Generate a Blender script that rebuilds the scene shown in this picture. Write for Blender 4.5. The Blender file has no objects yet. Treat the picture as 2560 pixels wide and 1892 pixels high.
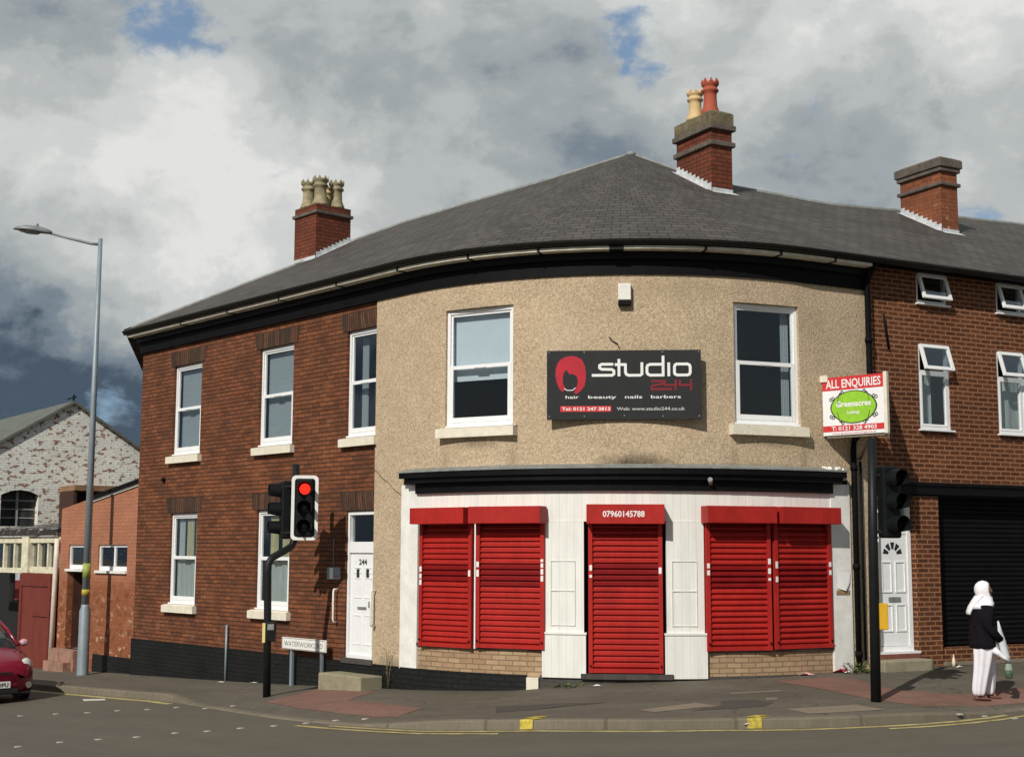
import bpy, bmesh, math, random
from math import radians, sin, cos, pi
from mathutils import Vector, Matrix
random.seed(7)
sc = bpy.context.scene
COL = sc.collection
# ------------------------------------------------------------------ camera, world, sun, exposure
FOC, CX, CY = 3454.0, 1280.0, 946.0          # measured focal length in pixels of the 2560x1892 photograph
TILT, ROLL = radians(7.16), radians(0.2)
cam_d = bpy.data.cameras.new('camera'); cam = bpy.data.objects.new('camera', cam_d); COL.objects.link(cam)
cam_d.sensor_width = 36.0; cam_d.lens = 36.0 * FOC / 2560.0
cam_d.clip_start = 0.1; cam_d.clip_end = 2000
cam.matrix_world = Matrix.Rotation(pi/2 + TILT, 4, 'X') @ Matrix.Rotation(ROLL, 4, 'Z')
sc.camera = cam
sc.render.resolution_x = 1024; sc.render.resolution_y = 756
sc.view_settings.view_transform = 'Standard'; sc.view_settings.look = 'None'
sc.view_settings.exposure = 0.0; sc.view_settings.gamma = 1.0
sc.view_settings.use_curve_mapping = False

def ray(x, y):
    a = (x-CX)/FOC; b = (CY-y)/FOC
    a, b = a*cos(ROLL)-b*sin(ROLL), a*sin(ROLL)+b*cos(ROLL)
    return Vector((a, cos(TILT)-b*sin(TILT), sin(TILT)+b*cos(TILT)))

SUN_AZ, SUN_EL = radians(-152), radians(37.5)
sun_dir = Vector((sin(SUN_AZ)*cos(SUN_EL), cos(SUN_AZ)*cos(SUN_EL), sin(SUN_EL)))
sl = bpy.data.lights.new('sun', 'SUN'); sun = bpy.data.objects.new('sun', sl); COL.objects.link(sun)
sl.energy = 3.8; sl.angle = radians(0.5); sl.color = (1.0, 0.95, 0.87)
sun.rotation_euler = sun_dir.to_track_quat('Z', 'Y').to_euler(); sun.location = (-20, -30, 40)

world = bpy.data.worlds.new("World"); sc.world = world; world.use_nodes = True
def build_world():
    nt = world.node_tree; N = nt.nodes; L = nt.links; N.clear()
    out = N.new('ShaderNodeOutputWorld'); bg = N.new('ShaderNodeBackground'); L.new(bg.outputs[0], out.inputs[0])
    bg.inputs['Strength'].default_value = 0.1
    sky = N.new('ShaderNodeTexSky'); sky.sky_type = 'NISHITA'; sky.sun_disc = False
    sky.sun_elevation = SUN_EL; sky.sun_rotation = SUN_AZ
    tc = N.new('ShaderNodeTexCoord')
    def math_(op, a, b=None, c=None, clamp=False):
        n = N.new('ShaderNodeMath'); n.operation = op; n.use_clamp = clamp
        for i, v in enumerate((a, b, c)):
            if v is None: continue
            if isinstance(v, (int, float)): n.inputs[i].default_value = v
            else: L.new(v, n.inputs[i])
        return n.outputs[0]
    def mixc(f, a, b):
        n = N.new('ShaderNodeMix'); n.data_type = 'RGBA'
        for i, v in ((0, f), (6, a), (7, b)):
            if isinstance(v, (int, float)): n.inputs[i].default_value = v
            elif isinstance(v, tuple): n.inputs[i].default_value = v
            else: L.new(v, n.inputs[i])
        return n.outputs[2]
    def noise(vec, scale, detail=6, rough=.55, dist=0.0, col=False):
        n = N.new('ShaderNodeTexNoise'); n.inputs['Scale'].default_value = scale; n.inputs['Detail'].default_value = detail
        n.inputs['Roughness'].default_value = rough; n.inputs['Distortion'].default_value = dist
        L.new(vec, n.inputs['Vector']); return n.outputs['Color' if col else 'Fac']
    mp = N.new('ShaderNodeMapping'); mp.inputs['Scale'].default_value = (1, 1, 1.7); mp.inputs['Rotation'].default_value = (0, radians(-24), 0)
    L.new(tc.outputs['Generated'], mp.inputs[0])
    # warp the direction a little so that the cloud banks get ragged borders
    wn = noise(tc.outputs['Generated'], 7.0, 7, .65, 0, True)
    sub = N.new('ShaderNodeVectorMath'); sub.operation = 'SUBTRACT'; L.new(wn, sub.inputs[0]); sub.inputs[1].default_value = (.5, .5, .5)
    scl = N.new('ShaderNodeVectorMath'); scl.operation = 'SCALE'; L.new(sub.outputs[0], scl.inputs[0]); scl.inputs['Scale'].default_value = 0.13
    add = N.new('ShaderNodeVectorMath'); add.operation = 'ADD'; L.new(tc.outputs['Generated'], add.inputs[0]); L.new(scl.outputs[0], add.inputs[1])
    nrm = N.new('ShaderNodeVectorMath'); nrm.operation = 'NORMALIZE'; L.new(add.outputs[0], nrm.inputs[0])
    def bank(px, py, rad):
        d = ray(px, py).normalized()
        n = N.new('ShaderNodeVectorMath'); n.operation = 'DOT_PRODUCT'; L.new(nrm.outputs[0], n.inputs[0]); n.inputs[1].default_value = d
        m = N.new('ShaderNodeMapRange'); m.interpolation_type = 'SMOOTHSTEP'; L.new(n.outputs['Value'], m.inputs[0])
        m.inputs[1].default_value = cos(rad/FOC); m.inputs[2].default_value = 1.0; m.inputs[3].default_value = 0; m.inputs[4].default_value = 1
        return m.outputs[0]
    def total(items):
        acc = None
        for px, py, rad, amt in items:
            v = math_('MULTIPLY', bank(px, py, rad), amt)
            acc = v if acc is None else math_('ADD', acc, v)
        return acc
    n1 = noise(mp.outputs[0], 5.0, 9, .58, .35)
    n2 = noise(mp.outputs[0], 16.0, 6, .6, .2)
    n = math_('ADD', math_('MULTIPLY', n1, .72), math_('MULTIPLY', n2, .28))
    n = math_('MULTIPLY_ADD', n, 1.95, -.40)
    light = total([(560, 400, 420, .30), (330, 480, 420, .22), (100, 330, 260, .2), (1020, 480, 300, .22), (2100, 230, 520, .26),
                   (2560, 80, 320, .30), (1200, 190, 240, .22), (900, 60, 420, .05), (1700, 300, 330, .12), (2500, 560, 200, .25), (760, 560, 300, .12), (1560, 30, 280, .12)])
    sx = N.new('ShaderNodeSeparateXYZ'); L.new(nrm.outputs[0], sx.inputs[0])
    ev = N.new('ShaderNodeMapRange'); L.new(sx.outputs[2], ev.inputs[0]); ev.interpolation_type = 'SMOOTHSTEP'; ev.inputs[1].default_value = .212; ev.inputs[2].default_value = .115
    av = N.new('ShaderNodeMapRange'); L.new(sx.outputs[0], av.inputs[0]); av.interpolation_type = 'SMOOTHSTEP'; av.inputs[1].default_value = -.03; av.inputs[2].default_value = -.24
    slate = math_('MULTIPLY', math_('MULTIPLY', ev.outputs[0], av.outputs[0]), .60)
    dark = total([ (1400, 330, 330, .20), (2330, 430, 420, .30), (650, 190, 330, .14),
                  (1950, 470, 500, .22), (1050, 120, 420, .12), (150, 190, 240, .10), (1950, 120, 300, .08), (1500, 1000, 900, .1)])
    v = math_('SUBTRACT', math_('SUBTRACT', math_('ADD', n, light), dark), slate)
    cr = N.new('ShaderNodeValToRGB'); L.new(v, cr.inputs[0]); cr.color_ramp.interpolation = 'EASE'
    e = cr.color_ramp.elements
    e[0].position = 0.0; e[0].color = (.68, .98, 1.38, 1)
    e[1].position = 1.0; e[1].color = (7.6, 7.6, 7.4, 1)
    for p, c in ((.2, (1.9, 2.35, 2.8)), (.42, (3.5, 3.85, 4.0)), (.62, (4.7, 4.95, 4.95)), (.82, (6.1, 6.3, 6.2))):
        q = e.new(p); q.color = (*c, 1)
    # colour values here are ten times the radiance, as the background strength is 0.1
    gaps = total([(455, 62, 140, .62), (350, 20, 150, .36), (1612, 118, 95, .66), (1520, 124, 70, .5), (2445, 535, 80, .6), (300, 985, 90, .45), (1590, 10, 110, .22)])
    n3 = noise(mp.outputs[0], 26.0, 7, .62, .3)
    g = math_('MULTIPLY_ADD', n3, 3.4, -1.75)
    g = math_('ADD', g, math_('MULTIPLY', gaps, 1.35)); gm = N.new('ShaderNodeMapRange'); gm.interpolation_type = 'SMOOTHSTEP'; L.new(g, gm.inputs[0]); gm.inputs[1].default_value = .35; gm.inputs[2].default_value = 1.45; g = math_('MULTIPLY', gm.outputs[0], .92)
    blue = mixc(1.0, (1.7, 2.9, 4.7, 1), (1.7, 2.9, 4.7, 1))
    skyc = mixc(.6, sky.outputs[0], blue)
    # the half of the sky behind the camera is less bright, mixed cloud and blue
    dt = N.new('ShaderNodeVectorMath'); dt.operation = 'DOT_PRODUCT'; L.new(tc.outputs['Generated'], dt.inputs[0]); dt.inputs[1].default_value = (0, 1, 0)
    back = N.new('ShaderNodeMapRange'); L.new(dt.outputs['Value'], back.inputs[0])
    back.inputs[1].default_value = .35; back.inputs[2].default_value = -.3; back.inputs[3].default_value = 0; back.inputs[4].default_value = .85
    cl = mixc(g, cr.outputs[0], skyc)
    dimsky = mixc(.72, sky.outputs[0], (1.15, 1.35, 1.6, 1))
    fin = mixc(back.outputs[0], cl, dimsky)
    L.new(fin, bg.inputs['Color'])
build_world()

# ------------------------------------------------------------------ plan of the curved frontage
RAD = 4.95; A0 = radians(-48.5); A1 = radians(28.0); S0 = Vector((-1.68, 21.88)); SA = RAD*(A1-A0)
CEN = S0 + RAD*Vector((-sin(A0), cos(A0)))
def heading(s): return A0 if s <= 0 else min(A0 + s/RAD, A1)
def F(s, w=0.0):
    h = heading(s)
    if s <= 0: p = S0 + s*Vector((cos(h), sin(h)))
    else:
        p = CEN + RAD*Vector((sin(h), -cos(h)))
        if s > SA: p = p + (s-SA)*Vector((cos(h), sin(h)))
    return p + w*Vector((sin(h), -cos(h)))
def P(s, w, z):
    q = F(s, w); return Vector((q.x, q.y, z))
F1 = F(SA)
def inv(p):
    v = Vector((p[0], p[1])) - CEN; ang = math.atan2(v.x, -v.y)
    if ang < A0:
        q = Vector((p[0], p[1])) - S0; return q.x*cos(A0)+q.y*sin(A0), q.x*sin(A0)-q.y*cos(A0)
    if ang > A1:
        q = Vector((p[0], p[1])) - F1; return SA+q.x*cos(A1)+q.y*sin(A1), q.x*sin(A1)-q.y*cos(A1)
    return (ang-A0)*RAD, v.length-RAD
def lerp(tab, s):
    if s <= tab[0][0]: return tab[0][1]
    for (a, va), (b, vb) in zip(tab, tab[1:]):
        if s <= b: return va + (vb-va)*(s-a)/(b-a)
    return tab[-1][1]
ZS = [(-30, -3.1), (-16, -2.75), (-9.15, -2.5), (-5.33, -2.36), (-3.15, -2.27), (-.37, -2.13), (2.14, -2.0), (3.2, -1.88), (4.4, -1.82), (6, -1.79), (7.6, -1.75), (20, -1.72)]
WK = [(-40, 2.1), (-8, 1.95), (-4.4, 1.88), (-3.25, 2.0), (-.9, 2.45), (2.0, 2.95), (3.1, 3.24), (4, 3.4), (5.02, 3.52), (6.1, 3.5), (7.1, 3.35), (20, 3.2)]
DROP = [(-40, 0), (-3.7, 0), (-3.2, .095), (1.6, .095), (2.3, 0), (5.9, 0), (6.8, .095), (20, .095)]
def G(s, w): return lerp(ZS, s) - .04*max(0, min(w, 9))
def pave(s, w):
    wk = lerp(WK, s); t = max(0, min(1, (w-(wk-1.1))/1.1)); return G(s, w) - lerp(DROP, s)*t*t*(3-2*t)
def surf(s, w): return pave(s, w) if w <= lerp(WK, s) else G(s, w) - .11
def gnd(x, y, lift=0):
    d = ray(x, y); a, b = 5.0, 60.0
    for _ in range(46):
        m = (a+b)/2; q = d*m; s, w = inv(q)
        if q.z > surf(s, w)+lift: a = m
        else: b = m
    q = d*a; s, w = inv(q); return s, w, q
def onwall(x, y, w=0.0):
    d = ray(x, y); a, b = -22.0, 16.0
    def side(s):
        p = F(s, w); return p.x*d.y - p.y*d.x
    for _ in range(46):
        m = (a+b)/2
        if side(a)*side(m) <= 0: b = m
        else: a = m
    p = F(a, w); return a, p.y/d.y*d.z

# ------------------------------------------------------------------ materials
MATS = {}
def new_mat(name):
    m = bpy.data.materials.new(name); m.use_nodes = True; MATS[name] = m
    nt = m.node_tree; b = nt.nodes['Principled BSDF']; return m, nt, b
def setc(sock, v): sock.default_value = (*v, 1) if len(v) == 3 else v
def noise_var(nt, color_sock_or_rgb, scale, amt, vec=None, detail=5, rough=.6):
    N, L = nt.nodes, nt.links
    n = N.new('ShaderNodeTexNoise'); n.inputs['Scale'].default_value = scale; n.inputs['Detail'].default_value = detail; n.inputs['Roughness'].default_value = rough
    if vec is None:
        tc = N.new('ShaderNodeTexCoord'); vec = tc.outputs['Object']
    L.new(vec, n.inputs['Vector'])
    mr = N.new('ShaderNodeMapRange'); L.new(n.outputs['Fac'], mr.inputs[0]); mr.inputs[1].default_value = .3; mr.inputs[2].default_value = .7
    mr.inputs[3].default_value = 1-amt; mr.inputs[4].default_value = 1+amt
    mx = N.new('ShaderNodeMix'); mx.data_type = 'RGBA'; mx.blend_type = 'MULTIPLY'; mx.inputs[0].default_value = 1
    if isinstance(color_sock_or_rgb, tuple): mx.inputs[6].default_value = (*color_sock_or_rgb, 1)
    else: L.new(color_sock_or_rgb, mx.inputs[6])
    L.new(mr.outputs[0], mx.inputs[7]); return mx.outputs[2], n.outputs['Fac']
def plain(name, rgb, rough=.6, var=.12, scale=6.0, bump=0.0, bscale=60.0, metal=0.0, spec=.4, emit=None, stretch=None):
    m, nt, b = new_mat(name); L = nt.links; N = nt.nodes
    vec = None
    if stretch:
        tc = N.new('ShaderNodeTexCoord'); mp = N.new('ShaderNodeMapping'); mp.inputs['Scale'].default_value = stretch; L.new(tc.outputs['Object'], mp.inputs[0]); vec = mp.outputs[0]
    c, f = noise_var(nt, rgb, scale, var, vec); c2, f2 = noise_var(nt, c, scale*7, var*.6, vec); L.new(c2, b.inputs['Base Color'])
    b.inputs['Roughness'].default_value = rough; b.inputs['Metallic'].default_value = metal; b.inputs['Specular IOR Level'].default_value = spec
    if bump:
        n = N.new('ShaderNodeTexNoise'); n.inputs['Scale'].default_value = bscale; n.inputs['Detail'].default_value = 4
        tc = N.new('ShaderNodeTexCoord'); L.new(tc.outputs['Object'], n.inputs['Vector'])
        bp = N.new('ShaderNodeBump'); bp.inputs['Strength'].default_value = bump; bp.inputs['Distance'].default_value = .02
        L.new(n.outputs['Fac'], bp.inputs['Height']); L.new(bp.outputs[0], b.inputs['Normal'])
    if emit:
        b.inputs['Emission Color'].default_value = (*emit[0], 1); b.inputs['Emission Strength'].default_value = emit[1]
    return m
def brick(name, c1, c2, mortar, *, bed=0.0, bw=.225, rh=.075, ms=.01, var=.25, dirt=None, bump=.6, offset=.5, patch=None, rough=.85, bias=0.0, msm=.1):
    m, nt, b = new_mat(name); N, L = nt.nodes, nt.links
    uv = N.new('ShaderNodeUVMap')
    # slightly wobbly courses
    nz = N.new('ShaderNodeTexNoise'); nz.inputs['Scale'].default_value = 3; L.new(uv.outputs[0], nz.inputs['Vector'])
    sb = N.new('ShaderNodeVectorMath'); sb.operation = 'SUBTRACT'; L.new(nz.outputs['Color'], sb.inputs[0]); sb.inputs[1].default_value = (.5, .5, .5)
    sc_ = N.new('ShaderNodeVectorMath'); sc_.operation = 'SCALE'; L.new(sb.outputs[0], sc_.inputs[0]); sc_.inputs['Scale'].default_value = .018
    ad = N.new('ShaderNodeVectorMath'); ad.operation = 'ADD'; L.new(uv.outputs[0], ad.inputs[0]); L.new(sc_.outputs[0], ad.inputs[1])
    t = N.new('ShaderNodeTexBrick'); L.new(ad.outputs[0], t.inputs['Vector'])
    t.offset = offset; t.inputs['Scale'].default_value = 1.0; t.inputs['Mortar Size'].default_value = ms; t.inputs['Mortar Smooth'].default_value = msm
    t.inputs['Brick Width'].default_value = bw; t.inputs['Row Height'].default_value = rh; t.inputs['Bias'].default_value = bias
    setc(t.inputs['Color1'], c1); setc(t.inputs['Color2'], c2); setc(t.inputs['Mortar'], mortar)
    c, _ = noise_var(nt, t.outputs['Color'], 1.1, var, uv.outputs[0]); c, _ = noise_var(nt, c, 9, var*.7, uv.outputs[0]); c, f3 = noise_var(nt, c, 70, var*.6, uv.outputs[0])
    if bed:
        sp0 = N.new('ShaderNodeSeparateXYZ'); L.new(ad.outputs[0], sp0.inputs[0]); pg = N.new('ShaderNodeMath'); pg.operation = 'PINGPONG'; L.new(sp0.outputs[1], pg.inputs[0]); pg.inputs[1].default_value = rh/2
        br = N.new('ShaderNodeMapRange'); L.new(pg.outputs[0], br.inputs[0]); br.inputs[1].default_value = .004; br.inputs[2].default_value = .014; br.inputs[3].default_value = 1-bed; br.inputs[4].default_value = 1
        bx = N.new('ShaderNodeMix'); bx.data_type = 'RGBA'; bx.blend_type = 'MULTIPLY'; bx.inputs[0].default_value = 1; L.new(c, bx.inputs[6]); L.new(br.outputs[0], bx.inputs[7]); c = bx.outputs[2]
    if patch:
        for (rgb, scale, lo, hi, amt, zlo, zhi) in patch:
            n = N.new('ShaderNodeTexNoise'); n.inputs['Scale'].default_value = scale; n.inputs['Detail'].default_value = 7; n.inputs['Roughness'].default_value = .65
            mpp = N.new('ShaderNodeMapping'); mpp.inputs['Scale'].default_value = (1, 1.6, 1); L.new(uv.outputs[0], mpp.inputs[0]); L.new(mpp.outputs[0], n.inputs['Vector'])
            mr = N.new('ShaderNodeMapRange'); L.new(n.outputs['Fac'], mr.inputs[0]); mr.inputs[1].default_value = lo; mr.inputs[2].default_value = hi; mr.inputs[4].default_value = amt
            fac = mr.outputs[0]
            if zlo is not None:
                sp = N.new('ShaderNodeSeparateXYZ'); L.new(uv.outputs[0], sp.inputs[0])
                zr = N.new('ShaderNodeMapRange'); L.new(sp.outputs[1], zr.inputs[0]); zr.inputs[1].default_value = zlo; zr.inputs[2].default_value = zhi
                mu = N.new('ShaderNodeMath'); mu.operation = 'MULTIPLY'; L.new(fac, mu.inputs[0]); L.new(zr.outputs[0], mu.inputs[1]); fac = mu.outputs[0]
            mx = N.new('ShaderNodeMix'); mx.data_type = 'RGBA'; L.new(fac, mx.inputs[0]); L.new(c, mx.inputs[6]); mx.inputs[7].default_value = (*rgb, 1); c = mx.outputs[2]
    L.new(c, b.inputs['Base Color']); b.inputs['Roughness'].default_value = rough; b.inputs['Specular IOR Level'].default_value = .25
    iv = N.new('ShaderNodeMath'); iv.operation = 'MULTIPLY_ADD'; L.new(t.outputs['Fac'], iv.inputs[0]); iv.inputs[1].default_value = -1; L.new(f3, iv.inputs[2])
    bp = N.new('ShaderNodeBump'); bp.inputs['Strength'].default_value = bump; bp.inputs['Distance'].default_value = .008
    L.new(iv.outputs[0], bp.inputs['Height']); L.new(bp.outputs[0], b.inputs['Normal'])
    return m
OLD = brick('old_brick', (.225, .079, .033), (.125, .046, .022), (.10, .040, .02), bed=.6, ms=.008, var=.22, bump=1.0,
            patch=[((.065, .034, .024), 1.1, .44, .74, .50, None, None), ((.34, .125, .045), 1.9, .52, .80, .45, None, None), ((.30, .16, .12), 4.0, .55, .7, .45, -1.1, -1.6)])
SOLDIER = brick('soldier_brick', (.052, .034, .023), (.15, .058, .03), (.03, .02, .015), bw=.075, rh=.3, offset=0, var=.3, bump=.8, bias=-.25)
NEWB = brick('brown_brick', (.125, .046, .019), (.072, .027, .012), (.29, .135, .07), ms=.011, var=.14, bump=.5, patch=[((.045, .02, .012), 1.0, .58, .8, .35, None, None)])
BEIGEB = brick('beige_brick', (.42, .30, .18), (.34, .22, .13), (.22, .15, .09), ms=.009, var=.12, bump=.5)
ORANGEB = brick('orange_brick', (.40, .172, .098), (.355, .15, .085), (.30, .125, .075), ms=.008, var=.12, bump=.35,
            patch=[((.25, .085, .035), 1.5, .3, .5, .92, -.45, -.8), ((.10, .035, .018), 5, .5, .6, .5, -.45, -.9), ((.55, .36, .24), 4.5, .58, .63, .85, -.6, -1.5)])
WHITEB = brick('whitewashed_brick', (.82, .82, .75), (.76, .76, .69), (.60, .60, .54), ms=.012, var=.10, bump=.6,
            patch=[((.22, .085, .05), 4.6, .545, .575, .9, None, None), ((.30, .29, .26), 1.2, .6, .8, .5, None, None)])
CHIMB = brick('chimney_brick', (.20, .052, .025), (.13, .036, .019), (.07, .03, .02), ms=.010, var=.2, bump=.9, patch=[((.08, .045, .03), 2.2, .55, .75, .5, None, None)])
CHIMP = brick('worn_chimney_brick', (.28, .095, .042), (.20, .065, .03), (.17, .07, .04), ms=.010, var=.2, bump=.9, patch=[((.62, .42, .28), 4.5, .62, .66, .8, 6.75, 6.2)])
SLATE = brick('roof_slate', (.098, .088, .078), (.068, .062, .056), (.03, .027, .025), bw=.27, rh=.17, ms=.009, var=.20, bump=1.0, bed=.35,  rough=.7,
            patch=[((.15, .145, .12), 5, .6, .7, .35, None, None), ((.055, .052, .05), 1.2, .5, .75, .4, None, None)])
def render_mat():
    m, nt, b = new_mat('pebble_dash'); N, L = nt.nodes, nt.links
    uv = N.new('ShaderNodeUVMap')
    v = N.new('ShaderNodeTexVoronoi'); v.inputs['Scale'].default_value = 54; L.new(uv.outputs[0], v.inputs['Vector'])
    cr = N.new('ShaderNodeValToRGB'); L.new(v.outputs['Color'], cr.inputs[0]); e = cr.color_ramp.elements
    e[0].color = (.33, .245, .16, 1); e[1].color = (.61, .495, .345, 1); q = e.new(.45); q.color = (.465, .36, .24, 1)
    c, _ = noise_var(nt, cr.outputs[0], 1.3, .10, uv.outputs[0]); c, _ = noise_var(nt, c, 22, .16, uv.outputs[0])
    def stain(c, cs, cz, rs, rz, rgb, amt):     # a stain with a place and shape of its own
        mp = N.new('ShaderNodeMapping'); mp.inputs['Location'].default_value = (-cs/rs, -cz/rz, 0); mp.inputs['Scale'].default_value = (1/rs, 1/rz, 1); L.new(uv.outputs[0], mp.inputs[0])
        ln = N.new('ShaderNodeVectorMath'); ln.operation = 'LENGTH'; L.new(mp.outputs[0], ln.inputs[0])
        nz = N.new('ShaderNodeTexNoise'); nz.inputs['Scale'].default_value = 7; nz.inputs['Detail'].default_value = 6; nz.inputs['Roughness'].default_value = .7; L.new(uv.outputs[0], nz.inputs['Vector'])
        ad = N.new('ShaderNodeMath'); ad.operation = 'MULTIPLY_ADD'; L.new(nz.outputs['Fac'], ad.inputs[0]); ad.inputs[1].default_value = 1.1; L.new(ln.outputs['Value'], ad.inputs[2])
        mr = N.new('ShaderNodeMapRange'); L.new(ad.outputs[0], mr.inputs[0]); mr.inputs[1].default_value = 1.5; mr.inputs[2].default_value = .6; mr.inputs[3].default_value = 0; mr.inputs[4].default_value = amt
        mx = N.new('ShaderNodeMix'); mx.data_type = 'RGBA'; L.new(mr.outputs[0], mx.inputs[0]); L.new(c, mx.inputs[6]); mx.inputs[7].default_value = (*rgb, 1); return mx.outputs[2]
    c = stain(c, 4.0, 1.28, .75, .22, (.06, .045, .03), .95)
    c = stain(c, 1.5, 1.64, .55, .13, (.12, .09, .06), .6)
    c = stain(c, 5.6, 1.25, 1.6, .09, (.10, .08, .05), .6)
    c = stain(c, 6.1, 1.62, .6, .09, (.16, .12, .07), .5)
    c = stain(c, -.3, -1.75, .6, .14, (.16, .15, .10), .6)
    c = stain(c, 2.13, 1.2, .10, .75, (.24, .18, .12), .5); c = stain(c, .93, 1.25, .09, .7, (.24, .18, .12), .45); c = stain(c, 5.45, 1.3, .09, .6, (.24, .18, .12), .5); c = stain(c, 6.66, 1.3, .10, .7, (.24, .18, .12), .5); c = stain(c, 4.5, 3.9, 1.4, .25, (.30, .23, .15), .4); c = stain(c, 2.9, 3.2, .5, .6, (.58, .47, .33), .35)
    L.new(c, b.inputs['Base Color']); b.inputs['Roughness'].default_value = .95; b.inputs['Specular IOR Level'].default_value = .15
    bp = N.new('ShaderNodeBump'); bp.inputs['Strength'].default_value = .55; bp.inputs['Distance'].default_value = .012
    L.new(v.outputs['Distance'], bp.inputs['Height']); bp.invert = True; L.new(bp.outputs[0], b.inputs['Normal']); return m
DASH = render_mat()
def boards(name, rgb, pitch=.075, depth=.45, var=.05):
    m, nt, b = new_mat(name); N, L = nt.nodes, nt.links; uv = N.new('ShaderNodeUVMap')
    sp = N.new('ShaderNodeSeparateXYZ'); L.new(uv.outputs[0], sp.inputs[0])
    md = N.new('ShaderNodeMath'); md.operation = 'PINGPONG'; L.new(sp.outputs[0], md.inputs[0]); md.inputs[1].default_value = pitch/2
    mr = N.new('ShaderNodeMapRange'); L.new(md.outputs[0], mr.inputs[0]); mr.inputs[2].default_value = .006; mr.inputs[3].default_value = 1-depth; mr.inputs[4].default_value = 1
    mp = N.new('ShaderNodeMapping'); mp.inputs['Scale'].default_value = (1, .25, 1); L.new(uv.outputs[0], mp.inputs[0])
    c, f = noise_var(nt, rgb, 5, var, mp.outputs[0])
    mx = N.new('ShaderNodeMix'); mx.data_type = 'RGBA'; mx.blend_type = 'MULTIPLY'; mx.inputs[0].default_value = 1; L.new(c, mx.inputs[6]); L.new(mr.outputs[0], mx.inputs[7])
    L.new(mx.outputs[2], b.inputs['Base Color']); b.inputs['Roughness'].default_value = .55
    bp = N.new('ShaderNodeBump'); bp.inputs['Strength'].default_value = .5; bp.inputs['Distance'].default_value = .004; L.new(mr.outputs[0], bp.inputs['Height']); L.new(bp.outputs[0], b.inputs['Normal'])
    return m
WBOARD = boards('white_boarding', (.77, .77, .72), .11, .22, .09)
REDWOOD = boards('red_gate_paint', (.17, .032, .020), .13, .55, .18)
GREYWOOD = boards('weathered_boards', (.20, .17, .12), .12, .6, .3)
UPVC = plain('white_upvc', (.82, .83, .83), .35, .03)
WPAINT = plain('white_paint', (.78, .77, .72), .55, .10, 5)
CREAM = plain('cream_sill', (.74, .69, .56), .7, .10, 7, .3, 40)
CREAMF = plain('cream_peeling_paint', (.66, .62, .46), .7, .22, 6, .3, 40)
BLACK = plain('black_gloss_paint', (.005, .005, .006), .45, .25, 3, .15, 20, spec=.14)
BLACKM = plain('black_satin_paint', (.006, .006, .007), .6, .2, 3, spec=.1)
BLACKMAS = brick('black_painted_masonry', (.012, .0135, .013), (.010, .011, .0105), (.006, .0065, .006), ms=.01, var=.35, bump=.8, rough=.6, patch=[((.16, .12, .09), 3, .66, .72, .5, None, None)])
GUTTER = plain('black_gutter', (.009, .009, .008), .5, .3, 4, spec=.2)
SOFFIT = plain('cream_soffit', (.62, .59, .48), .6, .25, 5, stretch=(1, 1, 3))
LEADG = plain('grey_lead', (.22, .23, .22), .6, .25, 6, .3, 30)
FLASH = plain('lead_flashing', (.52, .54, .55), .5, .25, 9)
RED = plain('red_shutter_paint', (.37, .021, .017), .5, .15, 1.6, .2, 4, spec=.2, stretch=(1.4, 1.4, .6))
REDV = plain('red_shutter_vision', (.20, .009, .010), .5, .15, 4, spec=.14)
DARK = plain('dark_void', (.012, .012, .012), .9, .1)
ROOM = plain('dim_room', (.05, .045, .04), .9, .2)
STONE = plain('step_stone', (.27, .24, .16), .85, .18, 5, .4, 40)
BSTONE = plain('brown_step', (.20, .075, .05), .8, .2, 5, .3, 40)
CONC = plain('kerb_concrete', (.235, .215, .165), .9, .18, 4, .3, 50)
STEEL = plain('galvanised_grey', (.25, .30, .33), .5, .12, 3, metal=.2)
STEELD = plain('lamp_grey', (.22, .235, .24), .5, .12, 3, metal=.2)
POLE = plain('black_pole', (.012, .013, .014), .45, .2, 4, spec=.2)
SIGHOUSE = plain('signal_black', (.007, .008, .009), .5, .2, 4, spec=.18)
LENSOFF = plain('unlit_lens', (.02, .022, .018), .2, .2, 4)
LENSRED = plain('lit_red_lens', (.7, .02, .02), .3, .05, 4, emit=((1, .025, .012), 1.6))
BLIND = plain('grey_blind', (.40, .44, .45), .8, .06, 3, stretch=(1, 1, 12))
BLINDW = plain('pale_roller_blind', (.70, .76, .80), .8, .04, 3)
NET = plain('net_curtain', (.50, .54, .50), .9, .18, 12, stretch=(3, 3, .25))
CURT = plain('yellow_curtain', (.55, .50, .28), .9, .25, 9, stretch=(3, 3, .2))
POTB = plain('buff_clay', (.60, .44, .22), .8, .12, 5, .2, 30)
POTR = plain('terracotta', (.38, .085, .045), .8, .12, 5, .2, 30)
POTG = plain('mossy_clay', (.29, .25, .15), .85, .45, 5, .3, 30)
MOSS = plain('mossy_mortar', (.15, .125, .075), .95, .4, 6, .8, 20)
WSTONE = plain('weathered_stone', (.12, .10, .082), .95, .35, 5, .6, 25)
DKSTONE = plain('sooty_stone', (.065, .058, .052), .9, .3, 5, .5, 30)
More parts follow.
